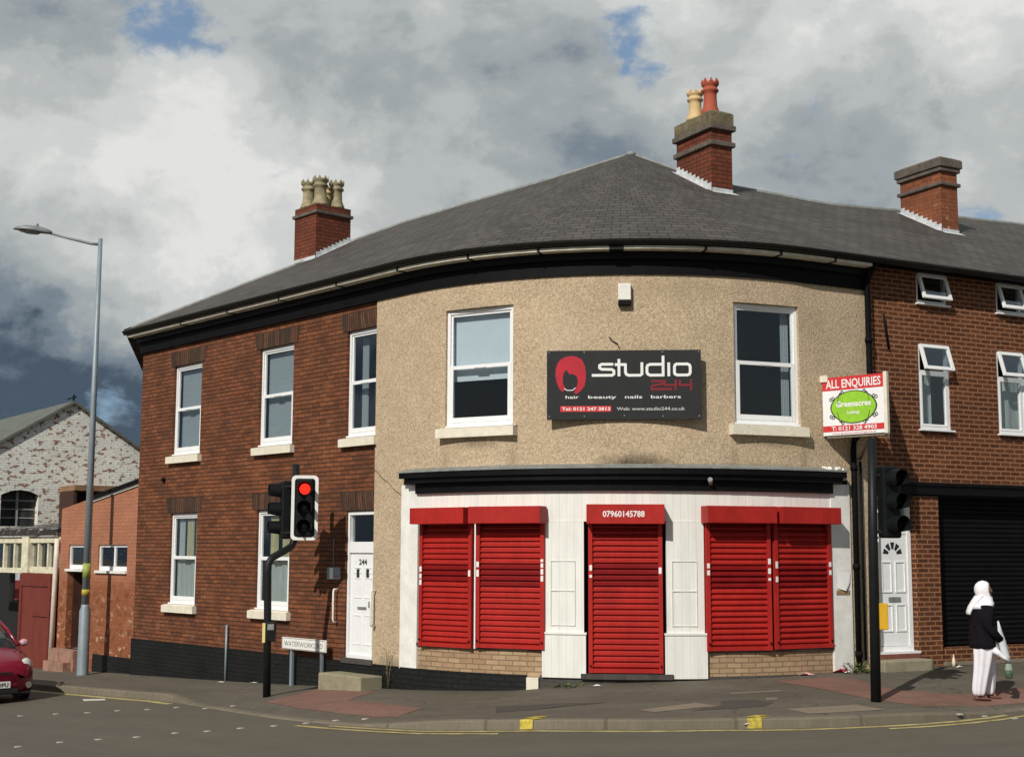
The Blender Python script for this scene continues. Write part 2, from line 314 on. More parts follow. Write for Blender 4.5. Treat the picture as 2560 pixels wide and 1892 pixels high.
def glass(name, tint=(.75, .8, .82), gl=1.0):
    m, nt, b = new_mat(name); N, L = nt.nodes, nt.links; N.remove(b); out = N['Material Output']
    tr = N.new('ShaderNodeBsdfTransparent'); tr.inputs[0].default_value = (*tint, 1)
    gs = N.new('ShaderNodeBsdfGlossy'); gs.inputs['Roughness'].default_value = .03; gs.inputs[0].default_value = (.9, .93, .95, 1)
    fr = N.new('ShaderNodeLayerWeight'); fr.inputs['Blend'].default_value = .5
    pw = N.new('ShaderNodeMath'); pw.operation = 'POWER'; L.new(fr.outputs['Facing'], pw.inputs[0]); pw.inputs[1].default_value = 3
    ml = N.new('ShaderNodeMath'); ml.operation = 'MULTIPLY_ADD'; L.new(pw.outputs[0], ml.inputs[0]); ml.inputs[1].default_value = .8; ml.inputs[2].default_value = .13*gl
    nz = N.new('ShaderNodeTexNoise'); nz.inputs['Scale'].default_value = 1.3; bp = N.new('ShaderNodeBump'); bp.inputs['Strength'].default_value = .08; bp.inputs['Distance'].default_value = .05
    L.new(nz.outputs[0], bp.inputs['Height']); L.new(bp.outputs[0], gs.inputs['Normal'])
    mx = N.new('ShaderNodeMixShader'); L.new(ml.outputs[0], mx.inputs[0]); L.new(tr.outputs[0], mx.inputs[1]); L.new(gs.outputs[0], mx.inputs[2]); L.new(mx.outputs[0], out.inputs[0])
    return m
GLASS = glass('window_glass'); GLASSD = glass('clear_window_glass', gl=.65)
def asphalt(name, rgb, lo, hi, cracks=False):
    m, nt, b = new_mat(name); N, L = nt.nodes, nt.links; uv = N.new('ShaderNodeUVMap')
    mp = N.new('ShaderNodeMapping'); mp.inputs['Scale'].default_value = (.3, 1.2, 1); L.new(uv.outputs[0], mp.inputs[0])
    c, _ = noise_var(nt, rgb, .8, lo, mp.outputs[0]); c, _ = noise_var(nt, c, 3.5, lo*.6, uv.outputs[0]); c, f = noise_var(nt, c, 120, hi, uv.outputs[0], 2)
    if cracks:
        vo = N.new('ShaderNodeTexVoronoi'); vo.feature = 'DISTANCE_TO_EDGE'; vo.inputs['Scale'].default_value = .55; ns = N.new('ShaderNodeTexNoise'); ns.inputs['Scale'].default_value = 3; L.new(uv.outputs[0], ns.inputs['Vector']); va = N.new('ShaderNodeVectorMath'); va.operation = 'MULTIPLY_ADD'; L.new(ns.outputs['Color'], va.inputs[0]); va.inputs[1].default_value = (.5, .5, 0); L.new(uv.outputs[0], va.inputs[2]); L.new(va.outputs[0], vo.inputs['Vector'])
        cm = N.new('ShaderNodeMapRange'); L.new(vo.outputs['Distance'], cm.inputs[0]); cm.inputs[2].default_value = .008; cm.inputs[3].default_value = .55; cm.inputs[4].default_value = 1
        cx = N.new('ShaderNodeMix'); cx.data_type = 'RGBA'; cx.blend_type = 'MULTIPLY'; cx.inputs[0].default_value = 1; L.new(c, cx.inputs[6]); L.new(cm.outputs[0], cx.inputs[7]); c = cx.outputs[2]
        c, _ = noise_var(nt, c, 28, .14, uv.outputs[0], 3)
    L.new(c, b.inputs['Base Color']); b.inputs['Roughness'].default_value = .85; b.inputs['Specular IOR Level'].default_value = .3
    bp = N.new('ShaderNodeBump'); bp.inputs['Strength'].default_value = .35; bp.inputs['Distance'].default_value = .006; L.new(f, bp.inputs['Height']); L.new(bp.outputs[0], b.inputs['Normal'])
    return m
ROADM = asphalt('road_asphalt', (.108, .095, .074), .12, .28)
PAVEM = asphalt('pavement_asphalt', (.112, .097, .074), .20, .28, True)
PATCHM = asphalt('pale_paving', (.21, .17, .125), .12, .15)
DPATCH = asphalt('dark_repair_asphalt', (.070, .062, .05), .10, .2)
TACT = brick('red_tactile_paving', (.205, .112, .086), (.185, .102, .078), (.14, .085, .066), bw=.4, rh=.4, ms=.008, offset=0, var=.14, bump=.4)
KERBM = brick('kerb_stone', (.175, .150, .110), (.155, .133, .098), (.12, .10, .075), bw=.914, rh=3, ms=.014, offset=0, var=.16, bump=.4)
YEL = plain('yellow_line_paint', (.40, .33, .13), .8, .35, 5, .2, 60)
YELB = plain('bright_yellow_paint', (.46, .36, .05), .7, .35, 14)
WLINE = plain('white_line_paint', (.55, .53, .47), .8, .25, 6)
STUD = plain('white_stud', (.38, .36, .31), .6, .15, 12)
SIGNBK = plain('sign_black', (.022, .023, .024), .5, .15, 2, spec=.25)
LETW = plain('letter_white', (.80, .80, .78), .5, .03)
LETR = plain('logo_red', (.46, .012, .03), .5, .15, 4)
LETDR = plain('faded_red', (.20, .008, .018), .5, .15, 8)
REDS = plain('sign_red', (.60, .035, .04), .5, .06)
GREENS = plain('logo_green', (.28, .56, .035), .5, .12, 8)
LETK = plain('letter_black', (.03, .03, .03), .5, .05)
# ------------------------------------------------------------------ mesh helpers
class Fr:
    """local frame: x along the wall (to the right seen from outside), y outward, z up"""
    def __init__(s, o, h): s.o = Vector(o); s.t = Vector((cos(h), sin(h), 0)); s.n = Vector((sin(h), -cos(h), 0)); s.h = h
    def __call__(s, x, y, z): return s.o + s.t*x + s.n*y + Vector((0, 0, z))
def fr_at(sm, w=0.0):
    p = F(sm, w); return Fr((p.x, p.y, 0), heading(sm))
OFF = {}
class MB:
    def __init__(s): s.v = []; s.f = []; s.uv = []; s.sm = []
    def quad(s, pts, uvs=None, smooth=False):
        i = len(s.v); s.v += [Vector(p) for p in pts]; s.f.append(tuple(range(i, i+len(pts)))); s.sm.append(smooth)
        if uvs is None:
            a = Vector(pts[1])-Vector(pts[0]); n = a.cross(Vector(pts[-1])-Vector(pts[0]))
            if abs(n.z) > .9*n.length: uvs = [(p[0], p[1]) for p in pts]
            else:
                t = Vector((n.y, -n.x, 0)); t = t.normalized() if t.length > 1e-9 else Vector((1, 0, 0)); t = -t
                uvs = [(Vector(p).dot(t), p[2]) for p in pts]
        s.uv.append(list(uvs)); return s
    def box(s, fr, x0, x1, y0, y1, z0, z1, faces='fblrtd', uo=0.0):
        c = lambda x, y, z: fr(x, y, z)
        if 'f' in faces: s.quad([c(x0, y1, z0), c(x1, y1, z0), c(x1, y1, z1), c(x0, y1, z1)], [(x0+uo, z0), (x1+uo, z0), (x1+uo, z1), (x0+uo, z1)])
        if 'b' in faces: s.quad([c(x1, y0, z0), c(x0, y0, z0), c(x0, y0, z1), c(x1, y0, z1)], [(x1+uo, z0), (x0+uo, z0), (x0+uo, z1), (x1+uo, z1)])
        if 'l' in faces: s.quad([c(x0, y0, z0), c(x0, y1, z0), c(x0, y1, z1), c(x0, y0, z1)], [(y0, z0), (y1, z0), (y1, z1), (y0, z1)])
        if 'r' in faces: s.quad([c(x1, y1, z0), c(x1, y0, z0), c(x1, y0, z1), c(x1, y1, z1)], [(-y1, z0), (-y0, z0), (-y0, z1), (-y1, z1)])
        if 't' in faces: s.quad([c(x0, y1, z1), c(x1, y1, z1), c(x1, y0, z1), c(x0, y0, z1)], [(x0+uo, y1), (x1+uo, y1), (x1+uo, y0), (x0+uo, y0)])
        if 'd' in faces: s.quad([c(x0, y0, z0), c(x1, y0, z0), c(x1, y1, z0), c(x0, y1, z0)], [(x0+uo, y0), (x1+uo, y0), (x1+uo, y1), (x0+uo, y1)])
        return s
    def cbox(s, s0, s1, w0, w1, z0, z1, z0f=None, step=.3):
        """box that follows the curved frontage; z0f(s) may give a sloping bottom"""
        n = max(1, int(math.ceil((s1-s0)/step))) if (s1 > 0 and s0 < SA) or z0f else 1
        if s0 < 0 < s1 or s0 < SA < s1: n = max(n, int(math.ceil((s1-s0)/step)))
        S = [s0+(s1-s0)*i/n for i in range(n+1)]; zb = z0f or (lambda q: z0)
        for a, b in zip(S, S[1:]):
            s.quad([P(a, w1, zb(a)), P(b, w1, zb(b)), P(b, w1, z1), P(a, w1, z1)], [(a, zb(a)), (b, zb(b)), (b, z1), (a, z1)])
            s.quad([P(b, w0, zb(b)), P(a, w0, zb(a)), P(a, w0, z1), P(b, w0, z1)], [(b, zb(b)), (a, zb(a)), (a, z1), (b, z1)])
            s.quad([P(a, w1, z1), P(b, w1, z1), P(b, w0, z1), P(a, w0, z1)], [(a, w1), (b, w1), (b, w0), (a, w0)])
            s.quad([P(a, w0, zb(a)), P(b, w0, zb(b)), P(b, w1, zb(b)), P(a, w1, zb(a))], [(a, w0), (b, w0), (b, w1), (a, w1)])
        s.quad([P(s0, w0, zb(s0)), P(s0, w1, zb(s0)), P(s0, w1, z1), P(s0, w0, z1)], [(w0, zb(s0)), (w1, zb(s0)), (w1, z1), (w0, z1)])
        s.quad([P(s1, w1, zb(s1)), P(s1, w0, zb(s1)), P(s1, w0, z1), P(s1, w1, z1)], [(-w1, zb(s1)), (-w0, zb(s1)), (-w0, z1), (-w1, z1)])
        return s
    def tube(s, pts, r, n=10, cap=True, smooth=True):
        pts = [Vector(p) for p in pts]; rs = r if isinstance(r, (list, tuple)) else [r]*len(pts); rings = []
        up = Vector((0, 0, 1)); prev = None
        for i, p in enumerate(pts):
            d = (pts[min(i+1, len(pts)-1)]-pts[max(i-1, 0)]).normalized()
            if prev is None:
                a = d.cross(up); a = a.normalized() if a.length > .1 else Vector((1, 0, 0))
            else: a = (prev - d*prev.dot(d)).normalized()
            prev = a; b = d.cross(a); rings.append([p+(a*cos(2*pi*k/n)+b*sin(2*pi*k/n))*rs[i] for k in range(n)])
        s.rings(rings, cap, smooth); return s
    def rings(s, rings, cap=True, smooth=True, closed=True):
        b = len(s.v); n = len(rings[0])
        for rg in rings: s.v += [Vector(p) for p in rg]
        for i in range(len(rings)-1):
            for k in range(n if closed else n-1):
                q = (k+1) % n; s.f.append((b+i*n+k, b+i*n+q, b+(i+1)*n+q, b+(i+1)*n+k)); s.sm.append(smooth)
                s.uv.append([(k*.1, i*.1), (k*.1+.1, i*.1), (k*.1+.1, i*.1+.1), (k*.1, i*.1+.1)])
        if cap and closed:
            for i, rev in ((0, True), (len(rings)-1, False)):
                idx = [b+i*n+k for k in range(n)]; idx = idx[::-1] if rev else idx
                s.f.append(tuple(idx)); s.sm.append(False); s.uv.append([(0, 0)]*n)
        return s
    def lathe(s, c, prof, n=16, smooth=True):
        s.rings([[Vector(c)+Vector((r*cos(2*pi*k/n), r*sin(2*pi*k/n), z)) for k in range(n)] for r, z in prof], True, smooth); return s
    def build(s, name, mat, parent=None, weld=False, bevel=0, **props):
        off = OFF[parent.name] if parent is not None else Vector((0, 0, 0))
        me = bpy.data.meshes.new(name); me.from_pydata([tuple(p-off) for p in s.v], [], s.f)
        ul = me.uv_layers.new(name='UVMap'); flat = []
        for u in s.uv:
            for a in u: flat += [a[0], a[1]]
        ul.data.foreach_set('uv', flat); me.polygons.foreach_set('use_smooth', s.sm)
        me.materials.append(mat); me.update()
        o = bpy.data.objects.new(name, me); COL.objects.link(o)
        if weld or bevel:
            bm = bmesh.new(); bm.from_mesh(me); bmesh.ops.remove_doubles(bm, verts=bm.verts, dist=1e-5); bm.normal_update(); bm.to_mesh(me); bm.free()
        if bevel:
            md = o.modifiers.new('bevel', 'BEVEL'); md.width = bevel; md.segments = 2; md.limit_method = 'ANGLE'; md.angle_limit = radians(35)
        if parent is not None: o.parent = parent
        OFF[o.name] = off
        for k, v in props.items(): o[k] = v
        return o
def root(name, loc, label, cat, group=None):
    o = bpy.data.objects.new(name, None); COL.objects.link(o); o.location = loc; o.empty_display_size = .2
    OFF[o.name] = Vector(loc); o['label'] = label; o['category'] = cat
    if group: o['group'] = group
    return o
def tag(o, label, cat, group=None):
    o['label'] = label; o['category'] = cat
    if group: o['group'] = group
    return o
def anchored(mb, name, mat, loc, label, cat, group=None, bevel=0):
    """a one-mesh thing whose origin is at its base"""
    for i in range(len(mb.v)): mb.v[i] = mb.v[i]-Vector(loc)
    o = mb.build(name, mat, bevel=bevel); o.location = loc; OFF[o.name] = Vector(loc); return tag(o, label, cat, group)
def wall(name, mat, parent, s0, s1, z0, z1, holes=(), w=0.0, depth=.12, z0f=None, reveal=None, topf=None):
    """skin of wall at offset w with openings (sa, sb, za, zb) and their reveals"""
    mb = MB(); xs = {s0, s1}; zs = {z0, z1}
    for h in holes: xs |= {h[0], h[1]}; zs |= {h[2], h[3]}
    xs = sorted(x for x in xs if s0 <= x <= s1); zs = sorted(z for z in zs if z0 <= z <= z1); X = []
    for a, b in zip(xs, xs[1:]):
        n = max(1, int(math.ceil((b-a)/.25))) if b > -.01 and a < SA+.01 else max(1, int(math.ceil((b-a)/1.0)))
        X += [a+(b-a)*i/n for i in range(n)]
    X.append(xs[-1])
    for a, b in zip(X, X[1:]):
        m = (a+b)/2
        for c, d in zip(zs, zs[1:]):
            zm = (c+d)/2
            if any(h[0] < m < h[1] and h[2] < zm < h[3] for h in holes): continue
            ca, cb = (z0f(a), z0f(b)) if (z0f and c == z0) else (c, c)
            da, db = (topf(a), topf(b)) if (topf and d == z1) else (d, d)
            mb.quad([P(a, w, ca), P(b, w, cb), P(b, w, db), P(a, w, da)], [(a, ca), (b, cb), (b, db), (a, da)])
    rb = mb if reveal is None else MB()
    for (a, b, c, d) in holes:
        n = max(1, int(math.ceil((b-a)/.25))); S = [a+(b-a)*i/n for i in range(n+1)]; i = w-depth
        rb.quad([P(a, w, c), P(a, i, c), P(a, i, d), P(a, w, d)], [(a, c), (a+depth, c), (a+depth, d), (a, d)])
        rb.quad([P(b, i, c), P(b, w, c), P(b, w, d), P(b, i, d)], [(b, c), (b+depth, c), (b+depth, d), (b, d)])
        for p, q in zip(S, S[1:]):
            rb.quad([P(p, i, d), P(q, i, d), P(q, w, d), P(p, w, d)], [(p, d), (q, d), (q, d+depth), (p, d+depth)])
            rb.quad([P(p, w, c), P(q, w, c), P(q, i, c), P(p, i, c)], [(p, c), (q, c), (q, c-depth), (p, c-depth)])
    o = mb.build(name, mat, parent)
    if reveal is not None: rb.build('reveal', reveal, o)
    return o
def frame_ring(mb, fr, x0, x1, z0, z1, t, y0, y1, tb=None):
    tb = tb or t
    mb.box(fr, x0, x0+t, y0, y1, z0, z1); mb.box(fr, x1-t, x1, y0, y1, z0, z1)
    mb.box(fr, x0+t, x1-t, y0, y1, z1-t, z1, 'fbtd'); mb.box(fr, x0+t, x1-t, y0, y1, z0, z0+tb, 'fbtd')
def text(body, parent, fr, x, y, z, h, mat, width=None, name='lettering', align='CENTER', ext=.002, bold=0.0, shear=0.0):
    cu = bpy.data.curves.new(name, 'FONT'); cu.body = body; cu.align_x = align; cu.size = 1; cu.extrude = 0; cu.offset = bold; cu.resolution_u = 2; cu.shear = shear
    tmp = bpy.data.objects.new('tmp', cu); COL.objects.link(tmp); dg = bpy.context.evaluated_depsgraph_get(); dg.update()
    me = bpy.data.meshes.new_from_object(tmp.evaluated_get(dg)); bpy.data.objects.remove(tmp)
    xs = [v.co.x for v in me.vertices]; ys = [v.co.y for v in me.vertices]
    if not xs: return None
    cap = h/.70; wx = (width/(max(xs)-min(xs))) if width else cap; x0 = (max(xs)+min(xs))/2 if align == 'CENTER' else min(xs)
    off = OFF[parent.name]; me2 = bpy.data.meshes.new(name)
    vs = [tuple(fr(x+(v.co.x-x0)*wx, y, z+v.co.y*cap)-off) for v in me.vertices]
    me2.from_pydata(vs, [], [tuple(p.vertices) for p in me.polygons]); me2.materials.append(mat)
    o = bpy.data.objects.new(name, me2); COL.objects.link(o); o.parent = parent; OFF[o.name] = off; bpy.data.meshes.remove(me); return o
def strokes(mb, fr, lines, y, t, conv):
    """rounded strokes along polylines given in sign units"""
    k = 0
    for ln in lines:
        pts = [conv(*p) for p in ln]
        for (ax, az), (bx, bz) in zip(pts, pts[1:]):
            d = Vector((bx-ax, bz-az)); 
            if d.length < 1e-6: continue
            d.normalize(); n = Vector((-d.y, d.x))*t/2; yy = y+.0006*(k % 5); k += 1
            e = d*t*.30
            mb.quad([fr(ax-e.x-n.x, yy, az-e.y-n.y), fr(bx+e.x-n.x, yy, bz+e.y-n.y), fr(bx+e.x+n.x, yy, bz+e.y+n.y), fr(ax-e.x+n.x, yy, az-e.y+n.y)])
def disc(mb, c, n, r, seg=20):
    n = Vector(n).normalized(); a = n.cross(Vector((0, 0, 1))); a = a.normalized() if a.length > .1 else Vector((1, 0, 0)); b = n.cross(a)
    mb.quad([Vector(c)+(a*cos(-2*pi*k/seg)+b*sin(-2*pi*k/seg))*r for k in range(seg)], [(0, 0)]*seg)
# ------------------------------------------------------------------ sash window
def sash_window(par, sm, hw, z0, z1, y=-.05, gm=None, blind=None, sill=True, curtains=None, cut=None, sill_ext=.1, meet=.5, sill_w=.09):
    """two-pane sash in the frame at frontage position sm; cut limits the right edge where render hides it"""
    fr = fr_at(sm); x0, x1 = -hw, hw
    if cut is not None: x1 = cut-sm
    m = MB(); frame_ring(m, fr, x0, x1, z0, z1, .055, y-.07, y, .05); o = m.build('window', UPVC, par, bevel=.006)
    zm = z0+(z1-z0)*meet
    m = MB(); frame_ring(m, fr, x0+.055, x1-.055, zm-.01, z1-.055, .035, y-.055, y-.022, .05); m.build('upper_sash', UPVC, o, bevel=.004)
    m = MB(); frame_ring(m, fr, x0+.055, x1-.055, z0+.05, zm+.035, .058, y-.03, y+.004, .075); m.build('lower_sash', UPVC, o, bevel=.004)
    m = MB(); m.box(fr, (x0+x1)/2-.10, (x0+x1)/2+.10, y+.004, y+.02, zm-.035, zm-.015); m.build('sash_lift', LEADG, o)
    m = MB(); m.box(fr, x0+.08, x1-.08, y-.042, y-.038, zm, z1-.08, 'f'); m.box(fr, x0+.1, x1-.1, y-.012, y-.008, z0+.1, zm, 'f'); m.build('pane', gm or GLASS, o)
    if blind:
        bz, bm = blind; m = MB(); m.box(fr, x0+.06, x1-.06, y-.13, y-.12, bz, z1-.06, 'fb'); m.build('blind', bm, o)
    if curtains:
        for (ca, cb, cz0, cz1, cm, yy) in curtains:
            m = MB(); n = 14
            for i in range(n):
                a = ca+(cb-ca)*i/n; b = ca+(cb-ca)*(i+1)/n; ya = yy+.012*sin(i*2.1); yb = yy+.012*sin((i+1)*2.1)
                m.quad([fr(a, ya, cz0), fr(b, yb, cz0), fr(b, yb, cz1), fr(a, ya, cz1)])
            m.build('curtain_or_light', cm, o)
    if sill:
        m = MB(); xa, xb = x0-sill_ext, x1+sill_ext*.8
        if cut is not None: xb = x1+.02
        m.box(fr, xa, xb, -.08, sill_w, z0-.19, z0-.055)
        m.quad([fr(xa, sill_w, z0-.055), fr(xb, sill_w, z0-.055), fr(xb, -.1, z0-.02), fr(xa, -.1, z0-.02)])
        m.quad([fr(xa, -.1, z0-.055), fr(xa, sill_w, z0-.055), fr(xa, -.1, z0-.02)]); m.build('sill', CREAM, o)
        m = MB(); m.box(fr, x0, x1, y, y+.05, z0-.03, z0-.002); m.build('cill_strip', UPVC, o, bevel=.004)
    return o
# ------------------------------------------------------------------ ground
def ground():
    def grid(S, W, zf, name, mat, **k):
        mb = MB()
        for a, b in zip(S, S[1:]):
            for c, d in zip(W, W[1:]):
                fa = lambda s, t: (t(s) if callable(t) else t)
                q = [(a, fa(a, d)), (b, fa(b, d)), (b, fa(b, c)), (a, fa(a, c))]
                mb.quad([P(s, w, zf(s, w)) for s, w in q], [(s, w) for s, w in q], True)
        o = mb.build(name, mat, weld=True); o['kind'] = 'structure'; return o
    S = [-40+i*2 for i in range(12)]+[-16+i*.5 for i in range(32)]+[i*.3 for i in range(0, 27)]+[8.2+i*1.0 for i in range(18)]
    wk = lambda s: lerp(WK, s)
    W = [-.6, 0]+[(lambda s, k=k: (wk(s)-.13)*k/12) for k in range(1, 13)]
    grid(S, W, lambda s, w: pave(s, w), 'pavement', PAVEM)
    # kerb: a stone strip with a vertical face down to the road
    mb = MB()
    for a, b in zip(S, S[1:]):
        for (c, zc), (d, zd) in (((-.128, lambda s: pave(s, wk(s)-.13)+.003), (-.015, lambda s: pave(s, wk(s))+.003)), ((-.015, lambda s: pave(s, wk(s))+.003), (0, lambda s: pave(s, wk(s))-.012)), ((0, lambda s: pave(s, wk(s))-.012), (.012, lambda s: G(s, wk(s))-.16))):
            q = [(a, d, zd), (b, d, zd), (b, c, zc), (a, c, zc)]
            mb.quad([P(s, wk(s)+w, z(s)) for s, w, z in q], [(s, w+1) for s, w, z in q], False)
    k = mb.build('kerb', KERBM, weld=True); k['kind'] = 'structure'
    W = [(lambda s: wk(s)), (lambda s: wk(s)+.5), (lambda s: wk(s)+1.5), 6, 9, 14, 22, 60]
    grid(S, W, lambda s, w: G(s, w)-.11, 'road', ROADM)
    mb = MB(); mb.quad([(-700, -500, -3.6), (700, -500, -3.6), (700, 900, -3.6), (-700, 900, -3.6)]); o = mb.build('ground', PAVEM); o['kind'] = 'structure'
    # painted lines and inlaid patches, thin sheets on the surface
    def strip(s0, s1, w0, w1, mat, name, zl=.004, st=.3):
        mb = MB(); n = max(1, int((s1-s0)/st))
        for i in range(n):
            a = s0+(s1-s0)*i/n; b = s0+(s1-s0)*(i+1)/n
            q = [(a, w1), (b, w1), (b, w0), (a, w0)]
            mb.quad([P(s, wk(s)+w, G(s, wk(s)+w)-.11+zl) for s, w in q], q, True)
        o = mb.build(name, mat); o['kind'] = 'structure'; return o
    strip(-30, -3.45, .10, .23, YEL, 'yellow_line')
    strip(1.25, 6.9, .09, .17, YEL, 'yellow_line'); strip(.95, 2.9, .27, .35, YEL, 'yellow_line'); strip(5.6, 7.3, .26, .33, YEL, 'yellow_line')
    def patch(px, mat, name, zl=.004):
        """inlay whose corners lie on the pavement; cut into small cells so that it follows the surface"""
        pts = [gnd(x, y)[:2] for x, y in px]
        bm = bmesh.new(); vs = [bm.verts.new((s, w, 0)) for s, w in pts]; f = bm.faces.new(vs); bmesh.ops.triangulate(bm, faces=[f])
        for ax in (0, 1):
            lo = min(p[ax] for p in pts); hi = max(p[ax] for p in pts); c = lo+.2
            while c < hi:
                no = Vector((1, 0, 0)) if ax == 0 else Vector((0, 1, 0))
                bmesh.ops.bisect_plane(bm, geom=bm.verts[:]+bm.edges[:]+bm.faces[:], plane_co=no*c, plane_no=no); c += .2
        mb = MB()
        for f in bm.faces:
            q = [(v.co.x, v.co.y) for v in f.verts]
            pp = [P(s, w, surf(s, w)+zl) for s, w in q]
            n = (pp[1]-pp[0]).cross(pp[2]-pp[1])
            if n.z < 0: pp = pp[::-1]; q = q[::-1]
            mb.quad(pp, q, True)
        bm.free(); o = mb.build(name, mat); o['kind'] = 'structure'; return o
    z3 = lambda x, y: (500+x/2.941, 1660+y/2.941)
    patch([z3(490, 278), z3(700, 225), z3(900, 172), z3(1150, 195), z3(1300, 198), z3(1090, 268), z3(1300, 280), z3(1640, 325), z3(1440, 388), z3(1270, 385), z3(900, 345), z3(640, 305)], TACT, 'tactile_paving')
    z2 = lambda x, y: (1860+x/3.193, 1640+y/3.193)
    patch([z2(230, 195), z2(700, 165), z2(900, 185), z2(1110, 250), z2(1360, 275), z2(1640, 305), z2(1900, 290), z2(2235, 248), z2(2500, 240), z2(2500, 360), z2(2235, 372), z2(1900, 400), z2(1400, 398), z2(1150, 360), z2(980, 335), z2(560, 250)], TACT, 'tactile_paving')
    z1 = lambda x, y: (1240+x/3.492, 1680+y/3.492)
    patch([z1(1240, 328), z1(1740, 266), z1(1940, 294), z1(1380, 348)], PATCHM, 'paving_patch')
    patch([z2(330, 420), z2(880, 385), z2(1130, 425), z2(760, 448), z2(520, 458)], PATCHM, 'paving_patch')
    patch([z1(0, 300), z1(520, 272), z1(980, 262), z1(300, 330), z1(0, 350)], DPATCH, 'asphalt_patch')
    patch([z1(1960, 250), z1(2235, 240), z2(240, 365), z2(160, 400), z1(1700, 335), z1(1960, 296)], DPATCH, 'asphalt_patch')
    patch([z1(2030, 178), z2(310, 268), z2(300, 280), z1(2060, 190)], PATCHM, 'paving_patch')
    patch([z2(170, 332), z2(260, 328), z2(270, 345), z2(180, 350)], PATCHM, 'paving_patch')
    # white line at the left
    patch([(206, 1747), (262, 1746), (264, 1750), (210, 1752)], WLINE, 'white_line')
    # loading marks painted over the kerb
    for px in (1316, 1886):
        s, w, q = gnd(px, 1808); s0 = s-.07; mb = MB(); 
        for d in (0,):
            a, b = s0+.02, s0+.12
            for (c, zc), (e, ze) in (((-.27, lambda s: pave(s, wk(s)-.27)+.006), (-.125, lambda s: pave(s, wk(s)-.13)+.008)), ((-.125, lambda s: pave(s, wk(s)-.13)+.008), (-.011, lambda s: pave(s, wk(s))+.008)), ((-.011, lambda s: pave(s, wk(s))+.008), (.006, lambda s: pave(s, wk(s))-.010)), ((.006, lambda s: pave(s, wk(s))-.010), (.017, lambda s: G(s, wk(s))-.105))):
                k0 = .10 if c < -.12 else 0
                q = [(a+(.0 if e > -.12 else 0), e, ze), (b, e, ze), (b+k0, c, zc), (a+k0, c, zc)]
                mb.quad([P(s_, wk(s_)+w_, z_(s_)) for s_, w_, z_ in q])
        o = mb.build('kerb_marking', YELB); o['kind'] = 'structure'
ground()
# crossing studs
def studs():
    first = None
    z3 = lambda x, y: (500+x/2.941, 1660+y/2.941)
    far = [z3(40, 325), z3(245, 306)]+[(51, 1789), (140, 1784), (219, 1781), (294, 1776), (369, 1773), (441, 1768)]
    near = [z3(55, 492), z3(298, 470), z3(545, 453), z3(782, 433), z3(1000, 413), z3(1215, 401)]+[(45, 1866), (150, 1855), (246, 1848), (342, 1842), (438, 1832)]
    right = [(2397, 1784), (2459, 1789), (2535, 1795)]
    i = 0
    for row, grp, lab in ((far, 'crossing studs in the row nearer the kerb', 'small square white stud in the crossing row nearer the kerb'), (near, 'crossing studs in the row farther from the kerb', 'small square white stud in the crossing row farther from the kerb'),
                     (right, 'crossing studs at the right edge', 'small square white stud on the road below the pedestrian')):
        for (x, y) in row:
            s, w, q = gnd(x, y)
            if first is None:
                mb = MB(); f0 = Fr((0, 0, 0), 0); mb.rings([[Vector((a*r, b*r, z)) for a, b in ((1, .8), (.8, 1), (-.8, 1), (-1, .8), (-1, -.8), (-.8, -1), (.8, -1), (1, -.8))] for r, z in ((.040, -.01), (.040, .004), (.034, .007))], True, False)
                o = mb.build('road_stud', STUD); first = o
            else: o = first.copy(); COL.objects.link(o)
            o.location = q+Vector((0, 0, .001)); o.rotation_euler = (0, 0, heading(s)); tag(o, lab, 'road stud', grp)
studs()
# ------------------------------------------------------------------ the corner building with the shuttered shop
ZE, W0R, MR = 4.587, .36, .54
def roofz(w): return ZE+MR*(W0R-w)
APEX = Vector((2.2, 25.05, 7.38))
def rp(s, w): q = F(s, w); return Vector((q.x, q.y, roofz(w)))
RK = [(-9.36, rp(-9.36, .36)), (-9.15, rp(-6.74, -2.1)), (-8.4, rp(-6.1, -3.35)), (-6.5, rp(-5.2, -3.81)), (-3.8, rp(-3.57, -3.93)), (-.8, rp(-.8, -3.95)), (1.3, APEX), (5.8, APEX), (7.3, rp(7.3, -3.75)),
      (8.05, rp(8.0, -3.25)), (8.9, rp(8.9, -3.2)), (9.8, rp(9.8, -3.02)), (12.3, rp(12.3, -3.5)), (16.3, rp(16.3, -4.1)), (19, rp(19, -4.2))]
def ridge(s):
    for (a, va), (b, vb) in zip(RK, RK[1:]):
        if s <= b: return va.lerp(vb, max(0, (s-a)/(b-a)))
    return RK[-1][1]
